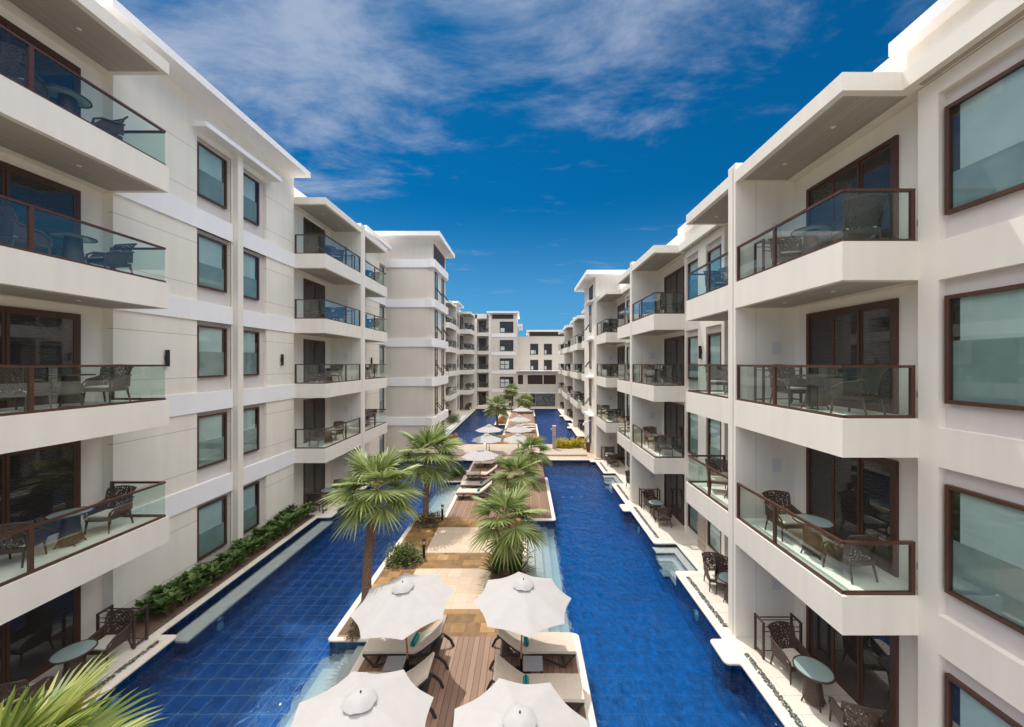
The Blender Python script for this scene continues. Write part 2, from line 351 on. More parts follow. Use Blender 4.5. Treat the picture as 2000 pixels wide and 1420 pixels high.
def copy_tree(o, loc=None, rz=None, label=None, group=None, sc_=None, first=[None]):
    kids = [c for c in ALLKIDS.setdefault(o.name, [c for c in bpy.data.objects if c.parent == o])]
    c = o.copy(); col.objects.link(c)
    for k in kids:
        d = k.copy(); col.objects.link(d); d.parent = c
        for g in ALLKIDS.setdefault(k.name, [x for x in bpy.data.objects if x.parent == k]):
            e = g.copy(); col.objects.link(e); e.parent = d
    if loc is not None: c.location = loc
    if rz is not None: c.rotation_euler = (0, 0, rz)
    if sc_: c.scale = (sc_,)*3
    tag(c, label, None, group); return c
ALLKIDS = {}
class Proto:
    """first use moves the prototype itself, later uses copy it"""
    def __init__(s, root): s.root = root; s.used = False
    def put(s, loc, rz, label, cat, group=None, sc_=None):
        if not s.used:
            ALLKIDS.setdefault(s.root.name, [c for c in bpy.data.objects if c.parent == s.root])
            s.used = True; o = s.root; o.location = loc; o.rotation_euler = (0, 0, rz)
            if sc_: o.scale = (sc_,)*3
            tag(o, label, cat, group)
        else: o = copy_tree(s.root, loc, rz, label, group, sc_ or 1.0); tag(o, None, cat)
        return o
def fillet(poly, r, closed=True, seg=4):
    out = []; n = len(poly)
    for i in range(n):
        if not closed and i in (0, n-1): out.append(poly[i]); continue
        p = Vector(poly[i]).to_2d(); a = Vector(poly[i-1]).to_2d(); b = Vector(poly[(i+1) % n]).to_2d()
        da = (a-p); db = (b-p); rr = min(r, da.length*.45, db.length*.45); da.normalize(); db.normalize()
        if abs(da.dot(db)) > .98: out.append(tuple(p)); continue
        s0 = p+da*rr; s1 = p+db*rr
        for k in range(seg+1):
            t = k/seg; q = s0*(1-t)**2+p*2*t*(1-t)+s1*t*t; out.append(tuple(q))
    return out
def offset_line(pts, d, closed):
    out = []; n = len(pts)
    for i in range(n):
        p = Vector(pts[i])
        if closed or 0 < i < n-1: a = Vector(pts[i-1]); b = Vector(pts[(i+1) % n])
        elif i == 0: b = Vector(pts[1]); a = p-(b-p)
        else: a = Vector(pts[i-1]); b = p+(p-a)
        e1 = (p-a).normalized(); e2 = (b-p).normalized(); n1 = Vector((-e1.y, e1.x)); n2 = Vector((-e2.y, e2.x))
        m = (n1+n2); k = m.length
        m = m/k if k > 1e-6 else n1
        out.append(tuple(p+m*d/max(.5, m.dot(n1))))
    return out
def cap(poly, name='pool_coping', z0=-.06, z1=.0, out=.035, r=.09):
    """stone kerb slab: the whole outline, its nose rounded, standing .035 proud of the tiled wall"""
    P = fillet(poly, r)
    area = sum(P[i-1][0]*P[i][1]-P[i][0]*P[i-1][1] for i in range(len(P)))
    sg = -1 if area > 0 else 1; n = len(P); vs = []
    for d, z in ((0, z0), (out, z0+.008), (out, z1-.018), (out-.018, z1)): vs += [(x, y, z) for x, y in offset_line(P, sg*d, True)]
    fs = [tuple(range(n)), tuple(range(3*n, 4*n))]
    for k in range(3): fs += [(k*n+i, k*n+(i+1) % n, (k+1)*n+(i+1) % n, (k+1)*n+i) for i in range(n)]
    m = MB(); m.add(vs, fs); return st(name, m, M['coping'])
def coping(pts, inner, z1=.0, outer=.03):
    (x0, y), (x1, _) = pts; m = MB(); m.box(min(x0, x1), max(x0, x1), y-.03 if inner > 0 else y-abs(inner), y+abs(inner) if inner > 0 else y+.03, -.06, z1)
    return st('pool_coping', m, M['coping'])

# ================================================================ building kit
H = 3.2
class Wing:
    def __init__(s, sgn, F, W, D, back, N, root):
        s.s = sgn; s.F = F; s.W = W; s.D = D; s.B = back; s.N = N; s.root = root
        s.wall = MB(s.m); s.top = N*H
    def m(s, x, y, z): return (s.s*x, y, z)
    def mb(s): return MB(s.m)
    def window(s, x, y0, y1, z0, z1, panes=1, fw=.065):
        """glazed frame in the plane X=x (mirrored), looking over the pool"""
        m = s.mb(); d0, d1 = x-.05, x+.03
        m.box(d0, d1, y0, y1, z0, z0+fw); m.box(d0, d1, y0, y1, z1-fw, z1)
        m.box(d0, d1, y0, y0+fw, z0+fw, z1-fw); m.box(d0, d1, y1-fw, y1, z0+fw, z1-fw)
        f = m.build('window', M['wood'], s.root)
        g = s.mb(); g.box(x-.02, x-.012, y0+fw, y1-fw, z0+fw, z1-fw); g.build('pane', M['pane'], f)
        zm = z0+(z1-z0)*(random.choice((.5, .52, .47)) if s.s < 0 else random.choice((.38, .5, .3, .58)))
        b = s.mb(); b.box(x+.022, x+.028, y0+fw, y1-fw-.0, z0+fw, zm); b.build('lower_blind', M['blindlo'], f)
        b = s.mb(); b.box(x+.021, x+.028, y0+fw, y1-fw-(.1 if y1-y0 > 1 else .05), zm, z1-fw); b.build('roller_blind', M['blindhi'], f)
        b = s.mb(); b.box(x+.0285, x+.0295, y0+fw, y1-fw, zm, z1-fw); b.build('dark_gap', M['frame'], f)
        return f
    def door(s, x, y0, y1, z0, h, n=2):
        fw = .09; m = s.mb()
        m.box(x-.06, x, y0, y1, z0+h-fw, z0+h); m.box(x-.06, x, y0, y0+fw, z0, z0+h-fw); m.box(x-.06, x, y1-fw, y1, z0, z0+h-fw); m.box(x-.06, x, y0+fw, y1-fw, z0, z0+.05)
        f = m.build('sliding_door', M['wood'], s.root); w_ = (y1-y0-2*fw)/n
        for i in range(n):
            a = y0+fw+i*w_; b = a+w_; q = .055; o = .04 if i % 2 else .02
            l = s.mb(); l.box(x-o-.015, x-o+.01, a, a+q, z0+.05, z0+h-fw); l.box(x-o-.015, x-o+.01, b-q, b, z0+.05, z0+h-fw)
            l.box(x-o-.015, x-o+.01, a+q, b-q, z0+.05, z0+.14); l.box(x-o-.015, x-o+.01, a+q, b-q, z0+h-fw-.07, z0+h-fw)
            l.build('door_leaf', M['wood'], f)
            g = s.mb(); g.box(x-o-.004, x-o+.002, a+q, b-q, z0+.14, z0+h-fw-.07); g.build('door_pane', M['doorglass'], f)
        return f
    def slab(s, y0, y1, z, name='balcony', F=None, W=None, th=.70, up=.055):
        F = s.F if F is None else F; W = s.W if W is None else W
        m = s.mb(); m.box(F, s.D-.01 if W == s.W else W, y0, y1, z-th+up, z+up); b = m.build(name, M['cream'], s.root)
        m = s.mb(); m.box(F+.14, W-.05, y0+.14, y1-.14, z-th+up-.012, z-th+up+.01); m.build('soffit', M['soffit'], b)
        for k in (.3, .72):
            t = s.mb(); t.tube([((F+W)/2, y0+(y1-y0)*k, z-th+up-.02), ((F+W)/2, y0+(y1-y0)*k, z-th+up-.013)], .045, 10); t.build('downlight', M['white'], b)
        return b
    def railing(s, b, y0, y1, z, ret, F=None, W=None, k=.55):
        """ret: 'near', 'far' or 'both' = end(s) with a return to the wall; glass corner without a post"""
        F = (s.F if F is None else F)+.06; W = s.W if W is None else W; t = .028; zb = z+.055; zt = z+1.02; r = s.mb(); g = s.mb()
        a = y0+(.06 if ret in ('near', 'both') else 0); e = y1-(.06 if ret in ('far', 'both') else 0)
        r.box(F-t, F+t, a, e, zt-.05, zt); r.box(F-t, F+t, a, e, zb, zb+.055)
        posts = [a+(e-a)*(k if ret == 'near' else 1-k)]
        if ret == 'near': posts.append(e-.03)
        if ret == 'far': posts.append(a+.03)
        for p in posts: r.box(F-t+.002, F+t-.002, p-.035, p+.035, zb+.055, zt-.05)
        g.box(F-.005, F+.005, a, e, zb+.055, zt-.05)
        for yy, on in ((a, ret in ('near', 'both')), (e, ret in ('far', 'both'))):
            if not on: continue
            r.box(F+t, W-.01, yy-t, yy+t, zt-.05, zt); r.box(F+t, W-.01, yy-t, yy+t, zb, zb+.055); r.box(W-.08, W-.01, yy-t+.002, yy+t-.002, zb+.055, zt-.05)
            g.box(F+.006, W-.08, yy-.005, yy+.005, zb+.055, zt-.05)
        r.build('railing', M['wood'], b); g.build('railing_glass', M['railglass'], b)
    def partition(s, y0, y1, ztop, F=None):
        F = s.F if F is None else F
        m = s.mb(); m.box(F, s.D+.3, y0, y1, -.02, ztop); p = m.build('partition_wall', M['cream'], s.root)
        m = s.mb(); m.box(F-.012, F+.0, y0+.1, y0+.13, 0, ztop-.1); m.build('expansion_joint', M['mauve'], p)
        m = s.mb(); m.box(F+.55, F+.565, y0-.004, y0, 0, ztop-.4); m.build('joint_line', M['mauve'], p)
        return p
    def notice(s, x, y, z):
        m = s.mb(); m.box(x-.12, x+.12, y-.012, y-.003, z-.17, z+.17); m.build('notice', M['notice'], s.root)
    def canopy(s, y0, y1, z, th=.33, F=None, W=None):
        return s.slab(y0, y1, z+th-.055, 'canopy', F, W, th)
    def windowwall(s, y0, y1, cols, z0w=.37, z1w=2.2, r0=-.05, r1=2.48, floors=None, mat='cream', topz=None, panel='mauve', depth=.14):
        """front layer with recessed columns; cols: list of (ya, yb, winya, winyb)"""
        m = s.mb(); x0, x1 = s.W, s.W+depth; floors = range(s.N) if floors is None else floors; topz = topz or s.top-.45
        ys = [y0]+[v for c in cols for v in c[:2]]+[y1]
        for i in range(0, len(ys), 2):
            if ys[i+1]-ys[i] > .005: m.box(x0, x1, ys[i], ys[i+1], 0, topz)
        for c in cols:
            z = 0
            for k in floors:
                a = max(0, k*H+r0); b = min(topz, k*H+r1)
                if a > z: m.box(x0+.001, x1, c[0], c[1], z, a)
                z = b
            if z < topz: m.box(x0+.001, x1, c[0], c[1], z, topz)
        m.build('wall', M[mat], s.root)
        for c in cols:
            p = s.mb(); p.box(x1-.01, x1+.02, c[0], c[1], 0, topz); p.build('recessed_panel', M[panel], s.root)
            for k in floors: s.window(x1-.045, c[2], c[3], k*H+z0w, k*H+z1w)
        m = s.mb(); m.box(x1, s.B, y0, y1, 0, topz); m.build('inner_wall', M['cream'], s.root)
    def doorwall(s, y0, y1, topz):
        m = s.mb(); m.box(s.D, s.B, y0, y1, 0, topz); m.build('wall', M['cream'], s.root)

def walllamp(parent, mp, x, y, z):
    m = MB(mp); m.tube([(x-.07, y, z-.26), (x-.07, y, z+.26)], .055, 10); m.box(x-.04, x, y-.03, y+.03, z-.08, z+.08); m.build('wall_light', M['black'], parent)
BAYS = []   # (wing, kind, y0, y1, floors, phrase)  for the furniture
def baytype(wg, kind, y0, y1, phrase, floors=None, ret=None, door=None, dn=3, roofz=None, cover=True, F=None, furn=True, dtop=None):
    N_ = wg.N; floors = floors or range(1, N_)
    ret = ret or ('near' if kind == 'B' else 'far'); roofz = roofz or (N_*H-.43)
    wg.doorwall(y0, y1, dtop or (N_*H+.75))
    d = door or ((y0+.57, y1-.47) if kind == 'B' else (y0+.45, y1-.5))
    for k in range(0, N_): wg.door(wg.D, d[0], d[1], k*H+.06 if k else .01, 2.27 if k else 2.3, dn)
    for k in floors:
        b = wg.slab(y0, y1, k*H, F=F); wg.railing(b, y0, y1, k*H, ret, F=F)
    if cover: wg.canopy(y0-(.0), y1, roofz, F=F)
    if furn: BAYS.append((wg, kind, y0, y1, [0]+list(floors), phrase))
# ================================================================ setting: ground, pools, terraces
m = MB(); m.box(-900, 900, -300, 1500, -2.2, -2.0); st('ground', m, M['ground'])
PZ = -1.2; WZ = -.15
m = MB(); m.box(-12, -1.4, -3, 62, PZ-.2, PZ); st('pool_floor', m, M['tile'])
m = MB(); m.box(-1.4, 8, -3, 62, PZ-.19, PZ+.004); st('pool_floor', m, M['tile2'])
m = MB(); m.box(-11.9, 7.9, -2.9, 61.9, PZ-.1, WZ); st('pool_water', m, M['water'])
def body(poly, name='terrace', mat='walltile', z1=-.055):
    m = MB(); m.prism(fillet(poly, .09), -1.6, z1); return st(name, m, M[mat])
def sheet(name, x0, x1, y0, y1, mat, z=.004):
    m = MB(); m.box(x0, x1, y0, y1, -.05, z); return st(name, m, M[mat])
# right terrace
RT = [(5.4, -2), (5.4, 9.0), (5.02, 9.0), (5.02, 9.75), (5.4, 9.75), (5.4, 12.95), (6.3, 12.95), (6.3, 15.0), (5.4, 15.0), (5.4, 18.3), (5.02, 18.3), (5.02, 19.1),
      (5.4, 19.1), (5.4, 22.4), (6.2, 22.4), (6.2, 24.6), (5.4, 24.6), (5.4, 27.45), (5.02, 27.45), (5.02, 27.9)]
body(RT+[(8.2, 27.9), (8.2, -2)]); cap(RT+[(8.2, 27.9), (8.2, -2)])
for a, b, x in ((-2, 12.78, 5.57), (12.78, 15.17, 6.47), (15.17, 22.23, 5.57), (22.23, 24.77, 6.37), (24.77, 27.9, 5.57)): sheet('terrace_paving', x, 8.2, a, b, 'paving')
# left terrace
LT = [(-9.55, -2), (-9.55, 9.9), (-10.1, 9.9), (-10.1, 17.55), (-9.45, 17.55), (-9.45, 18.2), (-9.6, 18.2), (-9.6, 27.9)]
body(LT+[(-12.5, 27.9), (-12.5, -2)]); cap(LT+[(-12.5, 27.9), (-12.5, -2)])
sheet('terrace_paving', -12.5, -9.72, -2, 9.73, 'paving'); sheet('terrace_paving', -12.5, -9.77, 17.72, 27.9, 'paving')
def tread(poly, z, name='pool_steps'):
    m = MB(); m.prism(poly, -1.5, z-.025); st('step_riser', m, M['walltile']); m = MB(); m.prism(poly, z-.024, z); st(name, m, M['step'])
tread([(-9.85, 9.95), (-9.3, 9.95), (-9.3, 17.5), (-9.85, 17.5)], -.24, 'pool_ledge')
sheet('planting_bed', -11.48, -10.27, 9.74, 17.71, 'soil', .03)
# middle island
ML = [(1.45, -2), (1.45, 9.95), (.05, 9.95), (.05, 17.22), (1.45, 17.22), (1.45, 23.6), (.65, 23.6), (.65, 27.9)]
MLl = [(-3.92, 27.9), (-3.92, 25.2), (-5.1, 25.2), (-5.1, 22.8), (-3.92, 22.8), (-3.92, 17.6), (-5.3, 17.6), (-5.3, 9.75), (-4.2, 9.75), (-4.2, -2)]
body(ML+MLl, 'island'); cap(ML+MLl)
sheet('island_paving', -5.13, -.1, 9.836, 17.45, 'brownstone', .005)
sheet('pool_deck', -4.04, 1.29, -2, 9.83, 'deck', .012); sheet('pool_deck', -3.77, 1.30, 17.38, 27.9, 'deck', .012)
sheet('island_path', -3.93, -1.2, 10.94, 13.1, 'path', .008); sheet('island_path', -3.93, -1.2, 14.2, 16.4, 'path', .008)
def steps_x(x0, dirn, y0, y1, n, tw, name='pool_steps'):
    for i in range(n):
        a = x0+dirn*tw*i; b = x0+dirn*tw*(i+1); m = MB(); m.box(min(a, b), max(a, b), y0, y1, -1.5, WZ-.03-.20*i); st(name, m, M['step'])
def steps_y(x0, x1, y0, dirn, n, tw):
    for i in range(n):
        a = y0+dirn*tw*i; b = a+dirn*tw; m = MB(); m.box(x0, x1, min(a, b), max(a, b), -1.5, WZ-.04-.17*i); st('pool_steps', m, M['step'])
steps_x(.05, 1, 9.96, 17.2, 4, .33); steps_x(-4.2, -1, -1, 9.74, 4, .31); steps_x(-3.92, -1, 17.65, 22.75, 4, .36); steps_x(.65, 1, 23.7, 27.85, 2, .35)
for (a, b, xo) in ((12.95, 15.0, 6.3), (22.4, 24.6, 6.2)):
    for i in range(3):
        m = MB(); z = WZ-.03-.2*i; m.prism([(5.3-.03*i, b-.02-.45*i), (5.3-.03*i, b-.02-.45*(i+1)), (xo-.28*(i+1), b-.02-.45*(i+1)), (xo-.28*(i+1), a+.02), (xo-.28*i-.003, a+.02), (xo-.28*i-.003, b-.02-.45*i)], -1.5, z-.025); st('step_riser', m, M['walltile']); m2 = MB(); m2.add([(x_, y_, z_) for x_, y_, z_ in m.v], m.f); m2.v = [(x_, y_, z if z_ > -1 else z-.024) for x_, y_, z_ in m2.v]; st('pool_steps', m2, M['step'])
# bridge
body([(-12, 27.905), (8, 27.905), (8, 33), (-12, 33)], 'footbridge')
sheet('footbridge_paving', -11.3, 6.5, 28.12, 32.78, 'path', .008)
m = MB(); m.box(-9.4, 5.0, 29.0, 32.75, .0, .13); st('footbridge_step', m, M['clad'])
coping([(-9.6, 27.9), (-3.92, 27.9)], .21, z1=.03); coping([(.65, 27.9), (5.4, 27.9)], .21, z1=.03)
coping([(5.4, 33), (-8, 33)], -.21, z1=.03)
# far pool
M3 = [(1.45, 33), (1.45, 44.5), (.65, 44.5), (.65, 51.2), (1.45, 51.2), (1.45, 58), (-3.7, 58), (-3.7, 44), (-2.3, 44), (-2.3, 37.5), (-3.8, 37.5), (-3.8, 33)]
body(M3, 'island'); cap(M3); sheet('island_paving', -3.6, 1.28, 33.2, 37.6, 'brownstone', .005)
sheet('pool_deck', -2.1, 1.3, 37.6, 57.5, 'deck', .012)
sheet('planting_bed', -3.5, -2.3, 44.2, 50, 'soil', .02); sheet('planting_bed', -3.6, -2.0, 33.4, 37.3, 'soil', .02)
steps_x(.65, 1, 44.6, 51.1, 2, .35)
R3 = [(5.4, 33), (5.4, 34.6), (6.2, 34.6), (6.2, 37), (5.4, 37), (5.4, 41.7), (5.0, 41.7), (5.0, 42.6), (5.4, 42.6), (5.4, 45), (6.1, 45), (6.1, 47.5), (5.4, 47.5), (5.4, 51.2), (5.0, 51.2), (5.0, 52.1), (5.4, 52.1), (5.4, 59.6)]
body(R3+[(8.2, 59.6), (8.2, 33)]); cap(R3+[(8.2, 59.6), (8.2, 33)])
for a, b, x in ((33, 34.4, 5.57), (34.4, 37.2, 6.37), (37.2, 44.8, 5.57), (44.8, 47.7, 6.27), (47.7, 59.6, 5.57)): sheet('terrace_paving', x, 8.2, a, b, 'paving')
L3 = [(-8.0, 33), (-8.0, 59.6)]
body(L3+[(-13, 59.6), (-13, 33)]); cap(L3+[(-13, 59.6), (-13, 33)]); sheet('terrace_paving', -13, -8.17, 33, 59.6, 'paving')
m = MB(); m.box(-8.9, -8.3, 38, 52, .004, .03); st('terrace_channel', m, M['step'])
body([(-13, 59.6), (9, 59.6), (9, 63), (-13, 63)]); sheet('terrace_paving', -13, 9, 59.8, 63, 'paving', .004); coping([(5.4, 59.6), (-8, 59.6)], .19, outer=.03)
# island planting beds
sheet('planting_bed', -5.13, -4.2, 9.92, 11.6, 'soil', .02); sheet('planting_bed', -5.13, -3.98, 13.1, 14.35, 'soil', .02)
sheet('planting_bed', -5.13, -4.0, 16.4, 17.45, 'soil', .02); sheet('planting_bed', -4.95, -4.05, 22.95, 25.05, 'soil', .02)
sheet('planting_bed', -1.15, -.12, 12.3, 14.1, 'soil', .02); sheet('planting_bed', -.95, .25, 17.4, 19.0, 'soil', .03); sheet('planting_bed', 0, .9, 22.3, 23.45, 'soil', .03)
# pool lamps
def lampdisc(x, y, z, nrm, lab):
    m = MB(); n = Vector(nrm).normalized(); m.tube([Vector((x, y, z)), Vector((x, y, z))+n*.04], .11, 16); tag(m.build('pool_lamp', M['poolamp'], org=Vector((x, y, z))), lab, 'pool lamp', 'round lamps set in the pool walls and floor')
lampdisc(-9.5, 8.35, -.42, (1, 0, 0), 'round pool lamp under the left terrace coping, nearest the camera')
lampdisc(-9.3, 11.0, -.55, (1, 0, 0), 'round pool lamp below the pale ledge beside the hedge')
lampdisc(5.35, 11.2, -.4, (-1, 0, 0), 'round pool lamp in right pool wall past the first pillar')
lampdisc(5.35, 16.9, -.4, (-1, 0, 0), 'round pool lamp in right pool wall before the second pillar')
for i, xx in enumerate((2.45, 3.05, 3.65)):
    lampdisc(xx, 23.3, PZ+.01, (0, 0, 1), '%s of three pale lamps in a row on the right pool floor' % ('leftmost', 'middle', 'rightmost')[i])
# pebble strips
def pebbles(x0, x1, y0, y1, n, seed):
    rr = random.Random(seed); m = MB(); m.norm = False
    t = (1+5**.5)/2; base = [Vector(v).normalized() for v in ((-1, t, 0), (1, t, 0), (-1, -t, 0), (1, -t, 0), (0, -1, t), (0, 1, t), (0, -1, -t), (0, 1, -t), (t, 0, -1), (t, 0, 1), (-t, 0, -1), (-t, 0, 1))]
    fc = [(0, 11, 5), (0, 5, 1), (0, 1, 7), (0, 7, 10), (0, 10, 11), (1, 5, 9), (5, 11, 4), (11, 10, 2), (10, 7, 6), (7, 1, 8), (3, 9, 4), (3, 4, 2), (3, 2, 6), (3, 6, 8), (3, 8, 9), (4, 9, 5), (2, 4, 11), (6, 2, 10), (8, 6, 7), (9, 8, 1)]
    for i in range(n):
        c = Vector((rr.uniform(x0, x1), rr.uniform(y0, y1), .012)); r = rr.uniform(.014, .028); a = rr.uniform(0, 3.1); s1 = rr.uniform(1, 1.6)
        vs = []
        for b in base:
            x, y = b.x*s1, b.y; vs.append(c+Vector((x*math.cos(a)-y*math.sin(a), x*math.sin(a)+y*math.cos(a), b.z*.7))*r)
        m.add(vs, fc)
    m.sm = True; tag(m.build('pebble_strip', M['pebble']), kind='stuff')
for i, (a, b, c, d) in enumerate(((5.62, 5.74, 6.0, 9.25), (5.62, 5.74, 10.2, 12.6), (5.62, 5.74, 15.4, 18.7), (5.62, 5.74, 19.7, 22.2), (5.62, 5.72, 24.9, 27.2), (-9.88, -9.76, 6.0, 9.7))):
    pebbles(a, b, c, d, int((d-c)*150), i)

# ================================================================ right wing, near
root = empty('hotel_wing', (9, 13, 0), 'cream four-storey hotel wing along the right side of the near pool', 'building')
RW = Wing(1, 5.72, 7.08, 7.33, 14, 4, root)
def capwall(wg, y0, y1, z0, z1, x0, capx):
    m = wg.mb(); m.box(x0, wg.B, y0, y1, z0, z1-.25); m.build('parapet', M['cream'], wg.root)
    m = wg.mb(); m.box(capx, wg.B, y0-.05, y1+.1, z1-.25, z1); m.build('roof', M['white'], wg.root)
RW.windowwall(-3, 6.5, [(3.2, 6.18, 3.4, 6.13)])
baytype(RW, 'B', 6.5, 9.8, 'of the nearest right-hand bay')
RW.partition(9.8, 10.15, 12.9)
baytype(RW, 'D', 10.15, 12.8, 'behind the first right pillar', dn=2)
RW.windowwall(12.8, 16.0, [(13.0, 14.12, 13.1, 14.08), (14.76, 15.84, 14.8, 15.78)])
baytype(RW, 'B', 16.0, 19.3, 'of the second right-hand bay')
RW.partition(19.3, 19.65, 12.9)
baytype(RW, 'D', 19.65, 22.3, 'behind the second right pillar', dn=2)
RW.windowwall(22.3, 25.5, [(22.5, 23.6, 22.6, 23.55), (24.2, 25.3, 24.25, 25.25)])
baytype(RW, 'B', 25.5, 28.8, 'of the bay before the right tower', cover=True)
RW.partition(28.8, 29.2, 12.9)
for a, b in ((-3, 6.5), (12.8, 16.0), (22.3, 25.5)):
    RW.canopy(a, b, 12.37, F=6.8); capwall(RW, a-.0, b+.3, 12.65, 13.56, 7.2, 6.95)
for a, b in ((6.8, 12.75), (16.3, 22.25), (25.8, 29.19)):
    m = RW.mb(); m.box(7.45, 14, a, b, 13.54, 13.7); m.build('roof', M['white'], root)
m = RW.mb(); m.box(7.2-.14, 7.2-.0, 14.13, 14.74, .02, 2.35); m.build('stone_cladding', M['clad'], root)
m = RW.mb(); m.box(7.06, 7.2, 23.62, 24.18, .02, 2.35); m.build('stone_cladding', M['clad'], root)
for yp in (9.8, 19.3, 28.8):
    for k in range(4): RW.notice(6.83, yp, k*H+1.48)
walllamp(root, RW.m, 7.08, 14.45, 7.9); walllamp(root, RW.m, 7.08, 23.9, 7.9)
for k in range(4):      # switch plates beside the doors
    m = RW.mb(); m.box(7.315, 7.33, 6.66, 6.74, k*H+.42, k*H+.53); m.build('socket_plate', M['blindlo'], root)
# right tower
rt = empty('stair_tower', (9, 32, 0), 'cream stair tower with overhanging flat roof on the right side', 'building')
TW = Wing(1, 5.72, 5.72, 5.72, 14, 4, rt)
m = TW.mb(); m.box(5.72, 14, 29.2, 34.6, 0, 14.45); m.build('wall', M['cream'], rt)
m = TW.mb(); m.box(4.85, 14.5, 28.3, 35.3, 14.45, 14.8); m.build('roof', M['white'], rt)
m = TW.mb(); m.box(5.69, 5.72, 30.3, 32.0, 12.9, 14.1); m.build('louvre', M['louvre'], rt)
for k in range(4):
    f = TW.window(5.70, 31.0, 31.7, k*H+.6, k*H+2.9, fw=.06)
    m = TW.mb(); m.bar((5.62, 31.1, k*H+1.25), (5.25, 31.1, k*H+.75), .05); m.bar((5.62, 31.6, k*H+1.25), (5.25, 31.6, k*H+.75), .05); m.bar((5.25, 31.1, k*H+.75), (5.25, 31.6, k*H+.75), .05); m.build('open_casement', M['frame'], f)
    m = TW.mb(); m.box(5.35, 5.72, 30.0, 32.6, k*H+3.02, k*H+3.14); m.build('ledge', M['white'], rt)
# right wing, far
rf = empty('hotel_wing', (9, 47, 0), 'cream hotel wing with stepped balconies beyond the right tower', 'building')
RF = Wing(1, 5.72, 7.08, 7.33, 14, 4, rf)
baytype(RF, 'D', 34.6, 36.4, 'just past the right tower', dn=2)
RF.windowwall(36.4, 39.3, [(36.7, 37.7, 36.8, 37.6), (38.1, 39.1, 38.2, 39.0)])
baytype(RF, 'B', 39.3, 42.6, 'of first bay past the right tower')
RF.partition(42.6, 42.95, 12.9)
baytype(RF, 'D', 42.95, 45.6, 'behind first pillar past right tower', dn=2)
RF.windowwall(45.6, 48.8, [(45.9, 46.9, 46, 46.8), (47.4, 48.5, 47.5, 48.4)])
baytype(RF, 'B', 48.8, 52.1, 'of second bay past the right tower')
RF.partition(52.1, 52.45, 12.9)
baytype(RF, 'D', 52.45, 55.1, 'behind second pillar past right tower', dn=2)
RF.windowwall(55.1, 58.3, [(55.4, 56.4, 55.5, 56.3), (56.9, 58, 57, 57.9)])
baytype(RF, 'B', 58.3, 61.6, 'of the last right-hand bay')
for a, b in ((36.4, 39.3), (45.6, 48.8), (55.1, 58.3)): RF.canopy(a, b, 12.37, F=6.8); capwall(RF, a, b, 12.65, 13.56, 7.2, 6.95)

# ================================================================ left wing, near
lw = empty('hotel_wing', (-14, 14, 0), 'cream five-storey hotel wing along the left side of the near pool', 'building')
LW = Wing(-1, 9.8, 11.35, 11.62, 20, 5, lw)
def bands(wg, y0, y1, zs, proud=.05, x=None):
    x = wg.W if x is None else x
    for z in zs: m = wg.mb(); m.box(x-proud, x+.1, y0, y1, z-.68, z); m.build('band', M['white'], wg.root)
baytype(LW, 'D', 5.0, 9.95, 'of the nearest left-hand bay', door=(4.2, 9.4), dn=4, roofz=15.4)
LW.windowwall(9.95, 17.75, [(12.5, 13.95, 12.56, 13.82), (14.3, 15.85, 14.36, 15.5)], z0w=.55, z1w=2.4, r0=.0, r1=2.55, mat='groove', topz=16.55)
m = LW.mb(); m.box(11.12, 11.36, 14.0, 14.26, 0, 15.75); m.build('fin', M['cream'], lw)
m = LW.mb(); m.box(11.345, 11.37, 13.95, 14.3, 0, 16.5); m.build('pilaster', M['cream'], lw)
for z in range(1, 5):
    for a, b in ((9.95, 13.98), (14.28, 17.75)): bands(LW, a, b, [z*H+.03])
m = LW.mb(); m.box(10.85, 11.36, 12.3, 16.1, 15.55, 15.72); m.build('window_hood', M['white'], lw)
m = LW.mb(); m.box(10.5, 20, 9.2, 17.7, 16.55, 16.8); m.build('roof', M['white'], lw)
m = LW.mb(); m.box(11.9, 20, 2, 9.95, 16.2, 16.35); m.build('roof', M['white'], lw)
walllamp(lw, LW.m, 11.35, 11.4, 7.62); walllamp(lw, LW.m, 11.35, 16.8, 7.62)
baytype(LW, 'B', 17.75, 21.6, 'of the second left-hand bay', door=(18.95, 20.9), dn=2, roofz=15.3, dtop=16.2)
LW.partition(21.6, 22.15, 15.85)
baytype(LW, 'D', 22.15, 25.7, 'behind the left pillar', door=(22.6, 24.4), dn=2, roofz=15.3, dtop=16.2)
LW.windowwall(25.7, 29.4, [(28.2, 29.3, 28.3, 29.2)], z0w=.3, z1w=2.4, r0=0, r1=2.55, mat='groove', topz=16.4)
bands(LW, 25.7, 29.4, [k*H+.03 for k in range(1, 5)])
m = LW.mb(); m.box(10.5, 20, 24.0, 28.5, 16.4, 16.65); m.build('roof', M['white'], lw)
m = LW.mb(); m.box(11.7, 20, 17.7, 24.0, 16.2, 16.4); m.build('roof', M['white'], lw)
for k in range(5): LW.notice(10.7, 21.6, k*H+1.5)
walllamp(lw, LW.m, 11.35, 26.6, 7.62)
m = LW.mb(); m.box(11.56, 11.62, 9.5, 9.68, 1.95, 2.05); m.build('room_plate', M['frame'], lw)
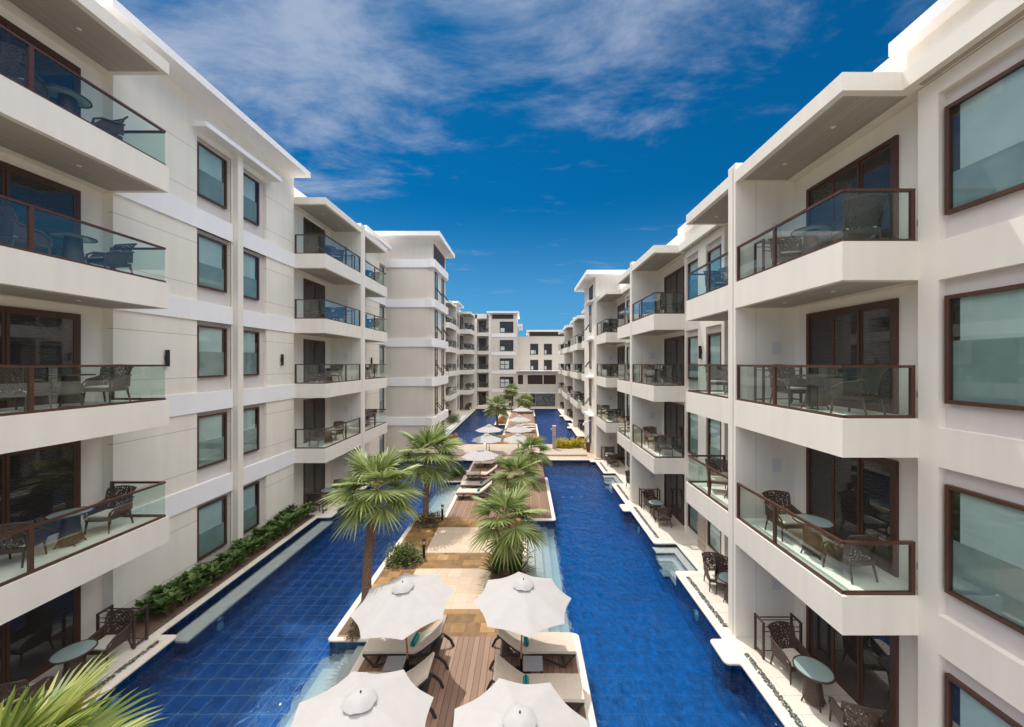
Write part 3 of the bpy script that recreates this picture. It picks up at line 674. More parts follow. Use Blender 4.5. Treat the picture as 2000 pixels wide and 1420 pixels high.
# left tower
lt = empty('stair_tower', (-12, 32, 0), 'tall cream stair tower with white bands on the left side', 'building')
TL = Wing(-1, 7.5, 7.5, 7.5, 20, 5, lt)
m = TL.mb(); m.box(7.5, 20, 29.4, 34.2, 0, 17.65); m.build('wall', M['beige'], lt)
for k in range(1, 6):
    z = k*H-.12 if k < 5 else k*H-.08
    m = TL.mb(); m.prism([(11.4, 29.3), (8.1, 29.3), (7.5, 29.12), (7.28, 29.3), (7.2, 34.0), (7.45, 34.3), (11.4, 34.3)], z-.66, z); m.build('band', M['white'], lt)
m = TL.mb(); m.box(6.75, 20, 28.6, 34.9, 17.6, 17.95); m.build('roof', M['white'], lt)
m = TL.mb(); m.box(7.46, 7.5, 29.7, 33.6, 15.95, 17.3); m.build('louvre', M['louvre'], lt)
m = TL.mb(); m.box(8.08, 8.11, 29.385, 29.41, 0, 17.5); m.build('wall_joint', M['mauve'], lt)
m = TL.mb(); m.box(10.9, 10.93, 29.385, 29.41, 0, 17.5); m.build('wall_joint', M['mauve'], lt)
for k in range(5):
    for (ya, zo) in ((30.05, -.1), (32.5, -.5)):
        z0 = k*H+.1+max(zo, -.1); f = TL.window(7.48, ya, ya+.75, z0, z0+2.3, fw=.07)
        m = TL.mb(); a = ya+.1; b = ya+.65; m.bar((7.42, a, z0+.95), (6.98, a, z0+.35), .05); m.bar((7.42, b, z0+.95), (6.98, b, z0+.35), .05); m.bar((6.98, a, z0+.35), (6.98, b, z0+.35), .05); m.build('open_casement', M['frame'], f)
# left wing, far
lf = empty('hotel_wing', (-13, 48, 0), 'cream hotel wing with stacked balconies beyond the left tower', 'building')
LF = Wing(-1, 9.8, 11.35, 11.62, 20, 5, lf)
LF.windowwall(34.2, 47.2, [(38, 39.2, 38.1, 39.1), (42, 43.2, 42.1, 43.1)], z0w=.4, z1w=2.3, r0=0, r1=2.5, topz=16.2)
baytype(LF, 'B', 47.2, 51.8, 'of first bay past the left tower', roofz=15.4, dtop=16.2)
LF.partition(51.8, 52.2, 15.9)
LF2 = Wing(-1, 9.2, 10.3, 10.6, 20, 5, lf)
LF2.windowwall(52.2, 56.9, [(53, 54.2, 53.1, 54.1), (55, 56.4, 55.1, 56.3)], z0w=.4, z1w=2.3, r0=0, r1=2.5, topz=16.2)
walllamp(lf, LF2.m, 10.3, 54.7, 7.8)
m = LF2.mb(); m.box(9.6, 20, 52.0, 57, 16.2, 16.45); m.build('roof', M['white'], lf)
LF3 = Wing(-1, 8.5, 10.2, 10.4, 20, 5, lf)
baytype(LF3, 'B', 56.9, 61, 'of second bay past the left tower', roofz=15.3, dtop=16.0)
LF3.partition(61, 61.6, 15.8)
m = LF.mb(); m.box(11.35, 20, 61.6, 63, 0, 16); m.build('wall', M['cream'], lf)

# ================================================================ back blocks (facades look at the camera)
class Face(Wing):
    def __init__(s, yplane, root): s.y = yplane; s.root = root; s.N = 5; s.s = 1; s.W = 0; s.D = .3; s.F = -1; s.B = 8
    def m(s, x, y, z): return (y, s.y+x, z)       # local x = depth, y = along
def gridwin(fc, x, y0, y1, z0, z1, vs, hs, mat='doorglass'):
    m = fc.mb(); fw = .11; d0, d1 = x-.06, x
    m.box(d0, d1, y0, y1, z0, z0+fw); m.box(d0, d1, y0, y1, z1-fw, z1); m.box(d0, d1, y0, y0+fw, z0+fw, z1-fw); m.box(d0, d1, y1-fw, y1, z0+fw, z1-fw)
    for v in vs: yy = y0+(y1-y0)*v; m.box(d0+.01, d1, yy-.05, yy+.05, z0+fw, z1-fw)
    for (a, b, h) in hs: zz = z0+(z1-z0)*h; m.box(d0+.012, d1, y0+(y1-y0)*a, y0+(y1-y0)*b, zz-.05, zz+.05)
    f = m.build('window', M['frame'], fc.root); g = fc.mb(); g.box(x-.02, x-.01, y0+fw, y1-fw, z0+fw, z1-fw); g.build('pane', M[mat], f)
    rq = random.random(); c = fc.mb(); ym = y0+(y1-y0)*(.37+.3*(rq > .5)); c.box(x-.028, x-.021, y0+fw, ym, z0+fw, z0+(z1-z0)*(.40 if rq < .7 else .75)); c.build('pane_reflection', M['blindhi'], f)  # pale slab painting in a bright reflection on the dark glass
    return f
bl = empty('end_block', (-6, 66, 0), 'five-storey cream block closing the far left end of the pool', 'building')
BL = Face(63, bl)
m = BL.mb(); m.box(0, 8, -6.1, -1.35, 0, 16.2); m.build('wall', M['beige'], bl)
m = BL.mb(); m.box(1.5, 8, -12, -6.1, 0, 16); m.build('wall', M['cream'], bl)
m = BL.mb(); m.box(-.15, .3, -6.3, -5.85, 0, 16.25); m.build('pier', M['cream'], bl)
m = BL.mb(); m.box(0, 1.5, -8.7, -8.35, 0, 16); m.build('pier', M['cream'], bl)
m = BL.mb(); m.box(-.6, 8.4, -6.6, -1.0, 16.2, 16.5); m.build('roof', M['white'], bl)
m = BL.mb(); m.box(-.04, 0, -5.7, -2.0, 15.25, 16.0); m.build('louvre', M['louvre'], bl)
m = BL.mb(); m.box(0, 8, -12, -6.6, 15.3, 16.1); m.build('parapet', M['cream'], bl)
m = BL.mb(); m.box(1, 8, -1.35, -.4, 14.0, 14.45); m.build('side_roof', M['white'], bl)
for k in range(1, 5):
    m = BL.mb(); m.box(-.06, .1, -5.8, -1.5, k*H-.75, k*H-.15); m.build('band', M['white'], bl)
for k in range(5):
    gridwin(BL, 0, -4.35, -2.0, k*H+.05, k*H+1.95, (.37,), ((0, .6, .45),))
    BL.door(1.5, -8.2, -6.9, k*H+.05, 2.3, 2)
    if k:
        b = BL.slab(-8.35, -6.3, k*H, F=-.05, W=1.5, th=.62); BL.railing(b, -8.35, -6.3, k*H, 'none', F=-.05, W=1.5)
br = empty('end_block', (3, 66, 0), 'lower cream block with slate wall closing the far right end', 'building')
BR = Face(66, br)
m = BR.mb(); m.box(0, 8, -1.6, 9, 0, 12.4); m.build('wall', M['beige'], br)
m = BR.mb(); m.box(-.5, 8, .3, 9, 13.25, 13.55); m.build('roof', M['white'], br)
m = BR.mb(); m.box(0, 8, .6, 9, 12.4, 13.25); m.build('parapet', M['cream'], br)
m = BR.mb(); m.box(-.04, 0, .9, 9, 12.45, 13.2); m.build('louvre', M['louvre'], br)
for (a, b) in ((1.0, 2.45), (3.5, 4.95)):
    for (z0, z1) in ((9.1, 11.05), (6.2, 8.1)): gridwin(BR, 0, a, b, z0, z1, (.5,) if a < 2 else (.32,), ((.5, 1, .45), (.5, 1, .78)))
BQ = Face(62.5, br)
m = BQ.mb(); m.box(0, .5, -1.5, 7.0, 5.45, 6.1); m.box(0, .5, -1.5, 7, 0, 3.85)
for a, b in ((-1.5, -1.2), (-.3, .5), (3.1, 3.25), (5.4, 7)): m.box(.001, .5, a, b, 3.85, 5.45)
m.build('gallery_wall', M['beige'], br)
m = BQ.mb(); m.box(.35, .42, -1.2, 5.4, 3.85, 5.45); m.build('louvre_screen', M['louvre'], br)
m = BQ.mb(); m.box(-.6, 3.4, -1.4, 7.0, 6.1, 6.2); m.build('ledge', M['white'], br)
m = BQ.mb(); m.box(-.08, 0, -1.4, 7, 2.3, 2.5); m.build('ledge', M['white'], br)
m = BQ.mb(); m.box(-.06, 0, 1.85, 5.25, .05, 2.2); m.build('slate_wall', M['slate'], br)
m = BQ.mb(); m.box(-.05, 0, .9, 1.8, .05, 2.2); m.build('door', M['doorglass'], br)
# ================================================================ plants
def fan_leaf(m, hub, az, el, pl, r, rr, nseg=30, droop=.25):
    d = Vector((math.cos(az)*math.cos(el), math.sin(az)*math.cos(el), math.sin(el))); side = Vector((-math.sin(az), math.cos(az), 0))
    side = (side+Vector((rr.uniform(-.2, .2), rr.uniform(-.2, .2), rr.uniform(-.3, .3)))).normalized()
    sag = Vector((0, 0, -1))*pl*.12
    mid = hub+d*pl*.55+sag*.2; c = hub+d*pl+sag
    d2 = (d+Vector((0, 0, -.30+.1*math.sin(el)))).normalized(); side = (side-d2*side.dot(d2)).normalized(); nrm = d2.cross(side).normalized()
    if nrm.z < 0: nrm = -nrm
    m.tri.append((hub, mid, c))
    span = R(rr.uniform(112, 135)); da = 2*span/nseg; cup = rr.uniform(.05, .3)
    for i in range(nseg):
        a = -span+da*(i+.5); u = d2*math.cos(a)+side*math.sin(a); v = -d2*math.sin(a)+side*math.cos(a)
        L_ = r*(.62+.38*math.cos(a*.62))*rr.uniform(.90, 1.06); tb = .50
        rows = []
        for t, wf in ((.06, 1), (tb*.55, 1), (tb, .98), (.80, .5), (1, 0)):
            p = c+u*L_*t+nrm*(cup*L_*t*t*(abs(a)/span)*.5)
            k = droop*(t**3)*L_*rr.uniform(.75, 1.25); p = p+Vector((0, 0, -k))
            hw = math.tan(da/2)*L_*min(t, tb)*1.0*wf
            rows.append((p, hw))
        vs = []; fs = []
        for p, hw in rows:
            if hw > 1e-5: vs += [p-v*hw, p+nrm*hw*.9, p+v*hw]
            else: vs += [p]
        for j in range(3):
            b = j*3; fs += [(b, b+1, b+4, b+3), (b+1, b+2, b+5, b+4)]
        fs += [(9, 10, 12), (10, 11, 12)]
        m.leaf.add(vs, fs)
def palm(loc, hubz, lean, nl, Rr, label, seed, mat='palm', trunk_r=.12, droop=.15, elmin=-38, name='fan_palm', nseg=26, group='fan palms along the pool island', skirt=True):
    rr = random.Random(seed); t = empty(name, loc, label, 'palm tree', group)
    x, y, z = loc; hub = Vector((x+lean[0], y+lean[1], hubz)); base = Vector(loc)
    class O: pass
    o = O(); o.leaf = MB(); o.leaf.norm = False; o.tri = []
    ga = 2.39996
    for i in range(nl):
        f = i/(nl-1); el = R(84-(84-elmin)*f**.8+rr.uniform(-7, 7))
        fan_leaf(o, hub+Vector((0, 0, .10-.22*f)), i*ga+rr.uniform(-.2, .2), el, Rr*rr.uniform(.36, .5)*(.6 if f < .12 else 1), Rr*rr.uniform(.60, .70)*(.85 if f < .12 else 1), rr, nseg, droop)
    o.leaf.build('fronds', M[mat], t)
    pm = MB()
    for a, b, c in o.tri: pm.tube([a, b, c], [.022, .015, .012], 5)
    pm.build('leaf_stalks', M['stalk'], t)
    n = 26; pts = []; rad = []
    for i in range(n):
        f = i/(n-1); p = base.lerp(hub, f); p += Vector((lean[0], lean[1], 0))*(-.25*math.sin(f*math.pi))
        pts.append(p); rad.append(trunk_r*(1.15-.25*f+(.25 if f > .8 else 0))*(1+.06*(i % 2)) if f < .97 else trunk_r*.7)
    tm = MB(); tm.tube(pts, rad, 12); tr = tm.build('trunk', M['bark'], t)
    if skirt:
        sk = MB(); sk.norm = False
        for i in range(170):
            f = rr.uniform(.5, .98); p = base.lerp(hub, f); a = rr.uniform(0, 6.28); d = Vector((math.cos(a), math.sin(a), rr.uniform(-.9, .6))); s0 = p+Vector((d.x, d.y, 0))*trunk_r*.95
            e = s0+d*rr.uniform(.05, .15); q = Vector((-d.y, d.x, 0))*.013; sk.add([s0-q, s0+q, e], [(0, 1, 2)])
        sk.build('fibre', M['bark'], tr)
    return t
M['stalk'] = solid('yellowish_leaf_stalk', (.34, .27, .12), .6)
palm((-4.75, 10.8, .02), 3.72, (.36, -.1), 23, 1.42, 'slender tall fan palm in the left planter behind the parasols', 1, elmin=-26)
palm((-4.66, 17.0, .02), 3.2, (-.0, .3), 19, 1.76, 'fan palm with reddish trunk by the left pool steps, before the wooden deck', 2, elmin=-30)
palm((-.70, 12.85, .02), 1.95, (.05, 0), 17, 1.52, 'short fan palm in the strap-leaved bed beside the right pool steps', 3, elmin=-22)
palm((-.42, 18.0, .02), 1.95, (0, 0), 18, 1.42, 'squat fan palm just behind the strap-leaved bed palm', 4)
palm((.42, 22.9, .02), 1.9, (0, 0), 17, 1.42, 'squat fan palm at the far right corner of the middle deck', 5)
palm((-3.1, 40.6, .02), 2.65, (0, .3), 22, 1.75, 'fan palm beyond the footbridge at the left edge of the far deck', 6, nseg=22)
palm((-2.15, 57, .02), 3.3, (0, .2), 18, 1.5, 'tallest and farthest fan palm, before the end block windows', 7, nseg=18)
palm((0, 55.5, .02), 1.75, (0, 0), 20, 1.65, 'low fan palm beside the slate wall at the far end', 8, nseg=18)
palm((-5.68, 3.75, -.0), 2.85, (.1, .0), 18, 1.38, 'yellow-green fan palm cut off at the bottom left corner', 19, mat='palmy', droop=.12, elmin=-10)

def leafclump(m, c, n, size, rr, spread, up=.5, wid=.38, hemi=True):
    """n pointed leaves round c, filling an ellipsoid of half-axes spread"""
    for i in range(n):
        a = rr.uniform(0, 6.283); e = math.asin(rr.uniform(0 if hemi else -.6, 1)); q = rr.uniform(.35, 1)**.5
        d = Vector((math.cos(a)*math.cos(e), math.sin(a)*math.cos(e), math.sin(e)))
        p = Vector(c)+Vector((d.x*spread[0], d.y*spread[1], d.z*spread[2]))*q
        o = (d*.8+Vector((rr.uniform(-.6, .6), rr.uniform(-.6, .6), rr.uniform(-.2, up)))).normalized()
        leaf(m, p, o, size*rr.uniform(.7, 1.2), wid, rr)
def leaf(m, p, o, L_, wid, rr, bend=.25):
    s = o.cross(Vector((0, 0, 1)));
    if s.length < .1: s = Vector((1, 0, 0))
    s.normalize(); n = s.cross(o).normalized(); w = L_*wid/2
    a = p+o*L_*.5; b = p+o*L_-Vector((0, 0, bend*L_))
    m.add([p, a-s*w+n*w*.3, a, a+s*w+n*w*.3, b], [(0, 2, 1), (0, 3, 2), (1, 2, 4), (2, 3, 4)])
def bush(name, loc, spread, n, size, mat, label, cat, seed, group=None, wid=.4, clumps=7, kind=None, z0=.0):
    rr = random.Random(seed); m = MB(); m.norm = False
    for k in range(clumps):
        c = (loc[0]+rr.uniform(-.6, .6)*spread[0], loc[1]+rr.uniform(-.6, .6)*spread[1], loc[2]+z0)
        f = rr.uniform(.45, .62); leafclump(m, c, n//clumps, size, rr, (spread[0]*f, spread[1]*f, spread[2]*rr.uniform(.7, 1.05)), wid=wid)
    if kind: return tag(m.build(name, M[mat], org=Vector(loc)), kind=kind)
    t = empty(name, loc, label, cat, group); m.build('foliage', M[mat], t)
    s = MB()
    for k in range(6):
        a = rr.uniform(0, 6.3); s.tube([(loc[0], loc[1], loc[2]), (loc[0]+math.cos(a)*spread[0]*.5, loc[1]+math.sin(a)*spread[1]*.5, loc[2]+spread[2]*.6)], [.015, .006], 5)
    s.build('stems', M['bark'], t); return t
# rosette hedge on the left
def rosette(seed):
    rr = random.Random(seed); t = empty('hedge_plant', (0, 0, 0)); m = MB(); m.norm = False
    for k in range(6):
        c = Vector((rr.uniform(-.17, .17), rr.uniform(-.17, .17), rr.uniform(.12, .42)))
        for j in range(10):
            a = j*2.4+rr.uniform(-.3, .3); e = R(65-j*4.2+rr.uniform(-10, 10)); o = Vector((math.cos(a)*math.cos(e), math.sin(a)*math.cos(e), math.sin(e)))
            leaf(m, c+o*.02, o, rr.uniform(.20, .32), .38, rr, .2)
    m.build('foliage', M['leaf'], t); s = MB()
    for k in range(4): a = k*1.6; s.tube([(0, 0, 0), (math.cos(a)*.12, math.sin(a)*.12, .35)], [.012, .008], 5)
    s.build('stems', M['bark'], t); return t
ORD = 'first second third fourth fifth sixth seventh eighth ninth tenth eleventh twelfth thirteenth fourteenth fifteenth sixteenth seventeenth eighteenth nineteenth twentieth twenty-first twenty-second twenty-third twenty-fourth'.split()
pr = [Proto(rosette(i)) for i in range(4)]; rr = random.Random(5); i = 0; yy = 10.35
while yy < 17.45:
    for xx in (-10.98, -10.5):
        pr[i % 4].put((xx+rr.uniform(-.08, .08), yy+rr.uniform(-.1, .1)+(.15 if xx > -10.8 else 0), .03), rr.uniform(0, 6), 'dark rosette-leaved plant, %s from the drying rack in the %s row of the hedge' % (ORD[i//2], 'wall-side' if i % 2 == 0 else 'pool-side'), 'hedge plant', 'rosette plants in the left wall hedge', rr.uniform(.98, 1.25)); i += 1
    yy += .33
bush('shrub', (-4.55, 13.72, .02), (.66, .62, .62), 1500, .13, 'leafv', 'round yellow-green variegated shrub beside the left bollard on the island', 'shrub', 11, clumps=14)
bush('shrub', (-4.5, 24.0, .02), (.6, 1.1, .45), 1100, .16, 'leaf', 'low dark shrub in the small walled bed by the deck steps', 'shrub', 12, clumps=12)
bush('ground_cover', (-4.68, 10.7, .02), (.36, 1.2, .13), 2000, .085, 'dry', None, None, 13, clumps=26, kind='stuff', wid=.5)
bush('ground_cover', (-4.6, 16.95, .02), (.75, .7, .32), 1300, .11, 'dry', None, None, 14, clumps=14, kind='stuff', wid=.5)
for k, (xx, yy) in enumerate(((-1.0, 12.7), (-.2, 12.6), (-1.05, 13.5), (-.2, 13.6), (-.65, 13.2))):   # strap-leaved bed
    rr = random.Random(50+k); t = empty('strap_leaved_plant', (xx, yy, .02), 'glossy strap-leaved plant at the %s of the bed round the short palm' % ('near left corner', 'near right corner', 'far left corner', 'far right corner', 'centre')[k], 'plant', 'strap-leaved plants round the short palm'); m = MB(); m.norm = False
    for j in range(60):
        a = rr.uniform(0, 6.28); e = R(rr.uniform(20, 80)); o = Vector((math.cos(a)*math.cos(e), math.sin(a)*math.cos(e), math.sin(e))); L_ = rr.uniform(.5, .82)
        s = o.cross(Vector((0, 0, 1))).normalized(); p = Vector((xx, yy, .05)); w_ = .022; q1 = p+o*L_*.5; q2 = p+o*L_*.85-Vector((0, 0, .06)); q3 = p+o*L_*1.1-Vector((0, 0, .17))
        m.add([p-s*w_*.5, p+s*w_*.5, q1-s*w_, q1+s*w_, q2-s*w_*.8, q2+s*w_*.8, q3], [(0, 1, 3, 2), (2, 3, 5, 4), (4, 5, 6)])
    m.build('foliage', M['leaf'], t)
for k in range(6):
    bush('croton_shrub', (2.95+k*.43, 31.55+.2*(k % 2), 0.0), (.38, .5, .95), 520, .19, 'croton', 'yellow and orange croton bush, %s from the stone post on the footbridge' % ORD[k], 'shrub', 60+k, 'croton bushes on the footbridge', clumps=7)
for k, (xx, yy, a, h) in enumerate(((-3.0, 35.3, .7, .5), (-2.9, 45.5, .5, .45), (-2.9, 48.0, .5, .45))):
    bush('shrub', (xx, yy, .02), (a, 1.0, h), 700, .15, 'leaf' if k == 0 else 'orange', ['dark shrub beyond the footbridge, left of the far deck', 'orange-brown low shrub under the far palm', 'orange-brown low shrub past the far palm'][k], 'shrub', 70+k, clumps=10)
bush('clipped_shrub', (-9.0, 46.2, .02), (.9, 2.4, 1.0), 3000, .13, 'leaf', 'rounded bright green shrub on the far left terrace', 'shrub', 80, clumps=18)
bush('shrub', (-6.7, 33.7, 0.0), (.5, .8, .9), 700, .2, 'orange', 'orange-leaved shrub by the left end of footbridge', 'shrub', 81, clumps=8)
bush('shrub', (-1.2, 25.6, .02), (.45, .45, .55), 420, .15, 'orange', 'small orange-leaved shrub between the deck loungers and footbridge', 'shrub', 82, clumps=6)

# ================================================================ furniture prototypes
def chair_proto(lo=False):
    t = empty('wicker_armchair', (0, 0, 0)); LM = MB(); pw = .29
    legs = []
    for sx in (-1, 1):
        for sy in (-1, 1):
            q = MB(); q.tube([(sx*.25, sy*.24, .36), (sx*(.27), sy*(.27 if sy > 0 else .31), .05), (sx*.27, sy*(.275 if sy > 0 else .315), 0)], [.026, .018, .018], 6); legs.append(q)
    b = MB(); n = 9; rows = []                      # curved, flared backrest
    for j, z in enumerate((.38, .55, .72, .88, .96)):
        f = j/4; row = []
        for i in range(n):
            u_ = i/(n-1)*2-1; w_ = .27+.07*f; row.append((u_*w_, -.25-.12*f-.03*f*f+.10*u_*u_*(1-.3*f), z+(-.03*u_*u_*f)))
        rows.append(row)
    vs = [p for r_ in rows for p in r_]; vs += [(p[0], p[1]-.022, p[2]) for p in vs]; o = 5*n; fs = []
    for j in range(4):
        for i in range(n-1): a = j*n+i; fs += [(a, a+1, a+n+1, a+n), (a+o, a+o+n, a+o+n+1, a+o+1)]
    for i in range(n-1): fs += [(4*n+i, 4*n+i+1, 4*n+i+1+o, 4*n+i+o)]
    for j in range(4): fs += [(j*n, j*n+n, j*n+n+o, j*n+o), (j*n+n-1, j*n+2*n-1, j*n+2*n-1+o, j*n+n-1+o)]
    b.add(vs, fs); b.sm = True
    edge = MB(); edge.tube([tuple(rows[j][0]) for j in range(5)]+[tuple(rows[4][i]) for i in range(1, n)]+[tuple(rows[j][n-1]) for j in (3, 2, 1, 0)], .016, 6)
    arms = []
    for sx in (-1, 1):
        q = MB(); q.tube([(sx*.30, -.30, .70), (sx*.31, -.12, .645), (sx*.30, .12, .60), (sx*.285, .26, .50), (sx*.27, .28, .36)], [.022, .024, .024, .024, .024], 6)
        q.add([(sx*.295, -.28, .40), (sx*.285, .27, .38), (sx*.295, .12, .585), (sx*.305, -.28, .67)], [(0, 1, 2, 3)]); arms.append(q)
    s = MB(); s.box(-.28, .28, -.27, .28, .30, .385); c = MB(); c.box(-.25, .25, -.22, .26, .386, .435)
    if lo:
        al = MB()
        for q in legs+arms+[b, edge, s]: al.add(q.v, q.f)
        al.build('frame', M['wicker'], t); c.build('seat_cushion', M['cushion'], t); return t
    s.build('seat', M['wicker'], t, bev=.012); c.build('seat_cushion', M['cushion'], t, bev=.018)
    bo = b.build('backrest', M['lace'], t); edge.build('rim', M['wicker'], bo)
    for q in arms: q.build('armrest', M['wicker'], t)
    for q in legs: q.build('leg', M['wicker'], t)
    return t
def table_proto():
    t = empty('round_table', (0, 0, 0)); b = MB(); b.tube([(0, 0, .08), (0, 0, .45), (0, 0, .72)], [.20, .15, .14], 10); b.build('base', M['wicker'], t)
    g = MB(); g.tube([(0, 0, .722), (0, 0, .738)], .345, 40); g.build('tabletop', M['topglass'], t)
    m = MB(); m.tube([(0, 0, .71), (0, 0, .742)], [.37, .37], 40)
    m = MB(); n = 40; vs = []; fs = []
    for i in range(n):
        a = 2*math.pi*i/n
        for r_, z in ((.345, .715), (.372, .715), (.372, .745), (.345, .745)): vs.append((r_*math.cos(a), r_*math.sin(a), z))
    for i in range(n):
        for k in range(4): a = i*4+k; b_ = i*4+(k+1) % 4; c = ((i+1) % n)*4; fs.append((a, b_, c+(k+1) % 4, c+k))
    m.add(vs, fs); m.sm = True; m.build('rim', M['wicker'], t)
    for k in range(4):
        a = k*math.pi/2+.78; q = MB(); q.tube([(.12*math.cos(a), .12*math.sin(a), .3), (.24*math.cos(a), .24*math.sin(a), 0)], .016, 5); q.build('leg', M['wicker'], t)
    return t
def rack_proto():
    t = empty('drying_rack', (0, 0, 0)); h = .93; w_ = .47; d_ = .16
    for sx in (-1, 1):
        m = MB(); x = sx*w_
        m.bar((x, -d_, 0), (x, -d_, h), .045); m.bar((x, d_, 0), (x, d_, h), .045); m.bar((x, -d_+.023, h-.022), (x, d_-.023, h-.022), .044); m.bar((x, -d_+.023, .08), (x, d_-.023, .08), .04)
        m.build('side_frame', M['wood2'], t)
    for (y, z) in ((-d_, h-.12), (-.05, h-.02), (.06, h-.02), (d_, h-.1), (-.1, h-.28), (0, .09)):
        m = MB(); m.tube([(-w_, y, z), (w_, y, z)], .011, 6); m.build('rail', M['wood2'], t)
    return t
M['wood2'] = solid('brown_stained_rack', (.06, .035, .028), .5, .2, 20)
M['teak'] = solid('golden_teak', (.42, .18, .05), .45, .2, 30)
def lounger_proto():
    t = empty('sun_lounger', (0, 0, 0)); W2 = .325
    prof = [(0, .335), (.5, .35), (1.0, .345), (1.27, .335), (1.45, .44), (1.7, .63), (1.92, .82)]; th = .065
    m = MB(); vs = []; nrm = []
    for i, p in enumerate(prof):
        a = prof[max(i-1, 0)]; b = prof[min(i+1, len(prof)-1)]; dx, dz = b[0]-a[0], b[1]-a[1]; l = math.hypot(dx, dz); nrm.append((-dz/l, dx/l))
    ys = [(-W2, .3), (-W2+.015, .9), (-W2+.05, 1), (0, 1.05), (W2-.05, 1), (W2-.015, .9), (W2, .3)]; k = len(ys)
    for p, n in zip(prof, nrm):
        for y, f in ys: vs.append((p[0]+n[0]*th*f, y, p[1]+n[1]*th*f))
        vs += [(p[0], W2, p[1]), (p[0], -W2, p[1])]
    k += 2; fs = []
    for i in range(len(prof)-1):
        for j in range(k): fs.append((i*k+j, i*k+(j+1) % k, (i+1)*k+(j+1) % k, (i+1)*k+j))
    fs += [tuple(range(k)), tuple(range((len(prof)-1)*k, len(prof)*k))]
    m.add(vs, fs); m.sm = True; m.build('mattress', M['mattress'], t)
    f = MB()
    for sy in (-1, 1):
        y = sy*(W2-.02); pts = [(x, y, z-.028) for x, z in prof]
        for a, b in zip(pts, pts[1:]): f.bar(a, b, .03, .045)
    for x, z in ((.01, .31), (.6, .32), (1.25, .305), (1.6, .52), (1.9, .77)): f.bar((x, -W2+.02, z), (x, W2-.02, z), .03)
    f.build('frame', M['black2'], t)
    for sy in (-1, 1):
        y = sy*(W2-.0); q = MB(); q.bar((.03, y, .31), (.30, y, .02), .035, .03); q.bar((.30, y, .03), (.95, y, .30), .035, .03); q.build('leg', M['black2'], t)
        y = sy*(W2+.03); q = MB(); arc = [(1.05, .27), (1.35, .33), (1.62, .36), (1.85, .30), (2.02, .17), (2.1, 0)]
        for a, b in zip(arc, arc[1:]): q.bar((a[0], y, a[1]), (b[0], y, b[1]), .035, .06)
        q.build('leg', M['black2'], t)
        q = MB(); q.bar((1.55, sy*(W2-.03), .34), (1.75, sy*(W2-.03), .62), .025); q.build('back_prop', M['black2'], t)
    q = MB(); q.box(.6, 1.95, -.06, .06, .20, .235) if False else q.bar((.30, -W2, .03), (.30, W2, .03), .03); q.build('crossbar', M['black2'], t)
    q = MB(); q.box(1.62, 1.86, -W2, W2, .315, .33); q.build('rear_panel', M['black2'], t)
    return t
M['black2'] = solid('dark_brown_lounger_frame', (.045, .035, .032), .45)
def parasol_proto(seed=0):
    rr = random.Random(seed); t = empty('parasol', (0, 0, 0)); m = MB(); Rr, zt, zr = 1.18, 2.22, 1.80; ns = 8; K = 6; rings = 9
    vs = [(0, 0, zt)]; fs = []
    tot = ns*K
    for j in range(1, rings+1):
        f = j/rings
        for i in range(tot):
            a = 2*math.pi*i/tot; u_ = (i % K)/K; mid = math.sin(math.pi*u_)           # 0 on the rib
            poly = math.cos(math.pi/ns)/math.cos((u_-.5)*2*math.pi/ns)
            rad = Rr*f*poly*(1-.06*mid*f*f); z = zt-(zt-zr)*f**1.12-.055*mid*f*(1.25-f)+rr.uniform(-.003, .003)
            vs.append((rad*math.cos(a), rad*math.sin(a), z))
    for i in range(tot): fs.append((0, 1+i, 1+(i+1) % tot))
    for j in range(rings-1):
        for i in range(tot): a = 1+j*tot+i; b = 1+j*tot+(i+1) % tot; fs.append((a, a+tot, b+tot, b))
    m.norm = False; m.add(vs, fs); m.sm = True; c = m.build('canopy', M['umb'], t)
    v = MB(); v.norm = False; n = 32; vv = [(0, 0, zt+.075)]; ff = []
    for j, (r_, z) in enumerate(((.11, zt+.045), (.19, zt+.008), (.25, zt-.045))):
        for i in range(n): a = 2*math.pi*i/n; k = 1+.012*math.sin(i*2.1+j)*j; vv.append((r_*k*math.cos(a), r_*k*math.sin(a), z+.010*math.sin(i*.9)*j*.6))
    for i in range(n): ff.append((0, 1+i, 1+(i+1) % n))
    for j in range(2):
        for i in range(n): a = 1+j*n+i; b = 1+j*n+(i+1) % n; ff.append((a, a+n, b+n, b))
    v.add(vv, ff); v.sm = True; v.build('vent_cap', M['umb'], c)
    p = MB(); p.tube([(0, 0, .3), (0, 0, 2.2)], .022, 10); p.build('pole', M['teak'], t)
    p = MB(); p.tube([(0, 0, 0), (0, 0, .05), (0, 0, .07)], [.24, .24, .2], 20); p.tube([(0, 0, .07), (0, 0, .42)], .032, 10); p.build('base', M['black'], t)
    p = MB(); p.tube([(0, 0, zt+.07), (0, 0, zt+.095)], .014, 8); p.build('finial', M['black'], t)
    for i in range(8):
        a = 2*math.pi*i/8; p = MB(); p.bar((.02*math.cos(a), .02*math.sin(a), zt-.03), (Rr*.98*math.cos(a), Rr*.98*math.sin(a), zr-.012), .018); p.bar((.03*math.cos(a), .03*math.sin(a), 1.55), (Rr*.55*math.cos(a), Rr*.55*math.sin(a), zr+(zt-zr)*.40), .014); p.build('rib', M['teak'], t)
    return t
def sidetable_proto():
    t = empty('side_table', (0, 0, 0)); m = MB(); m.box(-.23, .23, -.21, .21, .385, .41); m.build('tabletop', M['steel'], t, bev=.006)
    for sx in (-1, 1):
        for sy in (-1, 1): q = MB(); q.box(sx*.2-.018, sx*.2+.018, sy*.18-.018, sy*.18+.018, 0, .385); q.build('leg', M['black2'], t)
    return t
